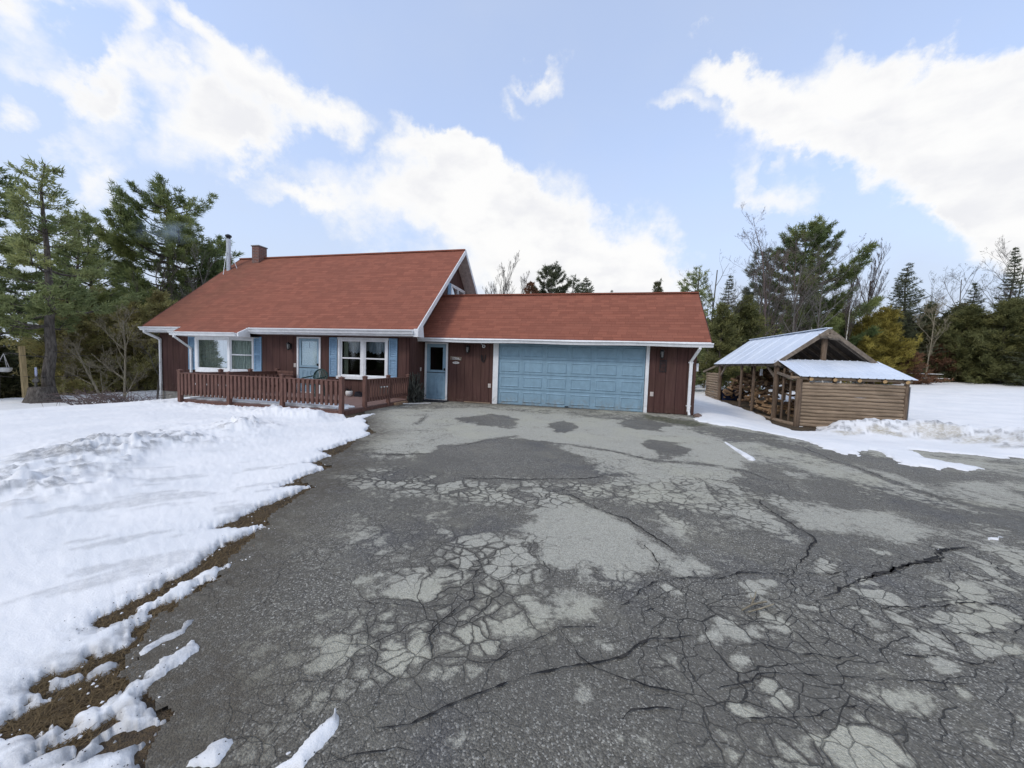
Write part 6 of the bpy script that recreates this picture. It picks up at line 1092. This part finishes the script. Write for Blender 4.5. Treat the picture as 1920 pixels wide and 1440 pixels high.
bt=[(14.05,16.8,9.4,'leftmost leafless trunk of the grey thicket behind the woodshed',0),(14.6,16.2,10.3,'second leafless trunk from the left in the thicket behind the woodshed',1),(15.3,17.6,9.8,'tall leafless tree in the middle of the thicket in front of the second pine',2),(15.9,15.6,9.0,'leafless tree directly left of the woodshed ridge',0),(16.6,17.2,9.0,'leafless tree in front of the tallest pine trunk',1),(17.5,16.0,8.4,'leafless tree right of the tallest pine, above the shed ridge',2)]
src={}
for k,(x,y,H,lb,v) in enumerate(bt):
    if v not in src: src[v]=bare(180+v,H,.07,.6,.15,5,(3,4),.18).make('bare_tree',lb,'tree',M['bark_grey'] if v!=1 else M['bark_purple'],None,X(0,x,y),'leafless trees behind the woodshed'); src[v]['h']=H
    else: copy_tree(src[v],None,X(0,x,y),1.7*k,H/src[v]['h'],lb)
bs=[(18.6,16.9,4.9,'leaning white birch just right of the woodshed ridge',(-.9,0)),(19.8,17.5,6.2,'middle white birch of the three behind the woodshed',(.3,.2)),(21.3,19.0,5.8,'rightmost white birch of the three, left of the golden cedar',(.1,.1)),(31.0,20.2,6.0,'white birch standing before the dark spruce near the right edge',(.2,0))]
for k,(x,y,H,lb,ln) in enumerate(bs): bare(190+k,H,.05,.45,.5,4,(3,4),.3,ln).make('birch',lb,'tree',M['birch'],None,X(0,x,y),'white-barked birches',tm=M['bark_dark'])
bare(200,9.2,.1,.4,.2,5,(3,5),.4).make('bare_tree','fine leafless tree behind the golden cedar','tree',M['bark_dark'],None,X(0,24.6,23.7))
bare(206,8.0,.08,.4,.2,5,(3,5),.4).make('bare_tree','leafless tree between the white birches and the golden cedar','tree',M['bark_dark'],None,X(0,22.9,23.2))
bushy(201,5.6,2.3,.12,dens=2.0,lean=.35,tl=.22,pw=.42).make('golden_cedar','larger golden-green cedar right of the woodshed roof','tree',M['bark'],M['gold'],X(0,23.5,20))
bushy(202,4.8,1.8,.1,dens=1.6,lean=.35,tl=.22,pw=.42).make('golden_cedar','smaller golden-green cedar left of the larger golden one','tree',M['bark'],M['gold'],X(0,21.8,18.7))
spruce(203,9.3,2.7,.16,1.7,.1).make('spruce','dark pointed spruce right of the golden cedar','tree',M['bark'],M['spruce'],X(0,26.55,22.75))
bare(204,5.6,.045,.5,.2,5,(3,4),.3).make('bare_tree','small leafless tree in front of the dark pointed spruce','tree',M['bark_olive'],None,X(0,26.2,19.8))
bare(225,9.6,.06,.6,.25,5,(3,4),.2).make('bare_tree','tall wide leafless tree against the sky near the right edge','tree',M['bark_grey'],None,X(0,32.0,26.0))
bare(227,8.0,.055,.6,.25,5,(3,4),.2,(-1,0)).make('bare_tree','leafless tree leaning left beside the tall wide leafless tree','tree',M['bark_grey'],None,X(0,30.2,25.6))
spruce(208,7.8,1.9,.1,1.1).make('spruce','small snow-grey spruce above the green evergreens on the right','tree',M['bark'],M['spruce'],X(0,31.8,24.0))
bushy(209,5.6,2.7,.12,dens=2.2,lean=.3,tl=.22,pw=.45).make('cedar','broad olive-green evergreen right of the picnic table','tree',M['bark'],M['ever'],X(0,29.6,21.4))
bushy(210,5.9,2.7,.12,dens=2.2,lean=.2,tl=.22,pw=.4).make('cedar','broad green evergreen by the right edge behind the white birch','tree',M['bark'],M['ever'],X(0,30.6,20.0))
bushy(211,4.8,2.2,.12,dens=1.5,lean=.3,tl=.22,pw=.4).make('cedar','dull evergreen between the picnic table and the dark spruce','tree',M['bark'],M['darkleaf'],X(0,28.8,23.2))
bushy(214,2.6,1.6,.06,dens=1.5,lean=.4,tl=.2,pw=.5).make('rusty_shrub','rust-brown shrub behind the right end of the woodshed','shrub',M['bark'],M['rustleaf'],X(0,24.6,19.3))
bushy(215,2.9,1.5,.06,dens=1.0,lean=.4,tl=.2,pw=.5).make('rusty_shrub','rust-brown shrub behind the picnic table','shrub',M['bark'],M['rustleaf'],X(0,28.2,21.4))
spruce(212,9.9,1.6,.13,1.3).make('spruce','tall narrow spruce at the right edge','tree',M['bark'],M['spruce'],X(0,32.4,22.1))
bare(233,10.2,.06,.55,.25,5,(3,4),.22).make('bare_tree','leafless tree twined with the tall narrow spruce at the right edge','tree',M['bark_grey'],None,X(0,33.0,22.6))
spruce(216,6.0,2.4,.13,1.5).make('spruce','very dark low spruce at the right edge of the snow field','tree',M['bark'],M['spruce'],X(0,31.4,18.2))
# far woods: one mass each side, made of many rough conifers and thickets
def woods(name,spots,seed,lm):
    rg=np.random.default_rng(seed); C=[];D=[];L=[];W=[];v=[];A=[];B=[];ra=[];rb=[]
    for (x,y,H,Rb) in spots:
        z0=Tz(x,y); n=int(330*H*Rb/6); f=rg.uniform(0,1,n)**1.3; a=rg.uniform(0,6.283,n); lay=.72+.28*np.sin(f*H*9+x); r=Rb*(1-f)**.75*rg.uniform(.25,1.05,n)*lay
        c=np.stack([x+r*np.cos(a),y+r*np.sin(a),z0+.2+f*(H-.2)],1); k=7; c=np.repeat(c,k,0)+rg.normal(size=(n*k,3))*.13; d=np.stack([np.cos(a),np.sin(a),np.full(n,.15)],1); d=np.repeat(d,k,0)+rg.normal(size=(n*k,3))*.8
        C.append(c);D.append(d);L.append(rg.uniform(.2,.4,n*k));W.append(rg.uniform(.06,.12,n*k));v.append(np.repeat(np.clip(rg.uniform(0,.5)+rg.uniform(-.3,.5,n),0,1),k)); A.append((x,y,z0-.3));B.append((x,y,z0+H*.95));ra.append(.1);rb.append(.02)
    V,F=leaves(np.concatenate(C),np.concatenate(D),np.concatenate(L),np.concatenate(W),rg); v=np.repeat(np.concatenate(v),3)
    V2,F2=tubes_np(A,B,ra,rb,5); me=npmesh(name,np.concatenate([V,V2]),[F,F2+len(V)],[lm,M['bark']],False,np.concatenate([np.zeros(len(F),int),np.ones(len(F2),int)]),{'v':np.concatenate([v,np.zeros(len(V2))])})
    o=link(name,me); o['kind']='stuff'; return o
rg=np.random.default_rng(77); sp=[]
for k in range(58):
    t=k/57; x=-19.5-rg.uniform(3,9); y=-12+24*t+rg.normal()*.7; sp.append((x,y,rg.uniform(3.4,5.0) if y<6 else rg.uniform(4.5,6.5),rg.uniform(1.3,2.0)))
woods('forest',sp,78,M['darkleaf'])
sp=[]
for k in range(120):
    t=rg.uniform(0,1); x=11+27*t; y=16.5+9*t-6*t*t+rg.uniform(2,8)+ (5 if x<21 else 0); sp.append((x,y,rg.uniform(3.6,6.2),rg.uniform(1.3,2.1)))
woods('forest',sp,79,M['darkleaf'])
rg=np.random.default_rng(99); sp=[]
for k in range(110): x=-45+95*rg.uniform(); sp.append((x,-44-rg.uniform(0,9)-.004*x*x+(8 if x<-20 else 0),rg.uniform(7,12),rg.uniform(2.2,3.2)))
woods('forest',sp,100,M['darkleaf'])  # unseen woods behind the camera, added to darken the window reflections
# smoke drifting from the stovepipe
mb=MB(); mb.csm=True
def ell(c,ax,n=10,m=16):
    V=[];F=[]; c=Vector(c)
    for i in range(n+1):
        th=math.pi*i/n
        for j in range(m): ph=2*math.pi*j/m; V.append(c+ax[0]*math.cos(th)+ax[1]*math.sin(th)*math.cos(ph)+ax[2]*math.sin(th)*math.sin(ph))
    for i in range(n):
        for j in range(m): F.append((i*m+j,(i+1)*m+j,(i+1)*m+(j+1)%m,i*m+(j+1)%m))
    mb.add(V,F)
ell((-17.0,1.25,7.15),[Vector((2.9,.7,-.25)),Vector((0,.5,0)),Vector((.05,0,.62))])
o=mb.build('smoke',M['glass'],None,(-17,1.25,7.15)); o['kind']='stuff'; o['label']='thin blue-grey wood smoke drifting left from the stovepipe across the round pine'; 
m,g=mat('wood_smoke'); p=P(g); n=g.noise(g.mapv(p,(.7,1,1.5)),1.3,4,.55)
q=g.mapv(p,(2.98,.6,.75),(-17,1.25,7.15),(0,0,0),'TEXTURE'); gr=g('TexGradient',{'gradient_type':'SPHERICAL'},Vector=q).outputs['Fac']
den=g.m('MULTIPLY',g.ramp(n,.42,.66),g.m('MULTIPLY',g.ramp(gr,0,.6),.55))
v=g('VolumePrincipled',Color=(.62,.78,.95),Density=den,Anisotropy=.2); g('OutputMaterial',Volume=v); o.data.materials[0]=m
m.cycles.volume_step_rate=2.0 if hasattr(m.cycles,'volume_step_rate') else 1
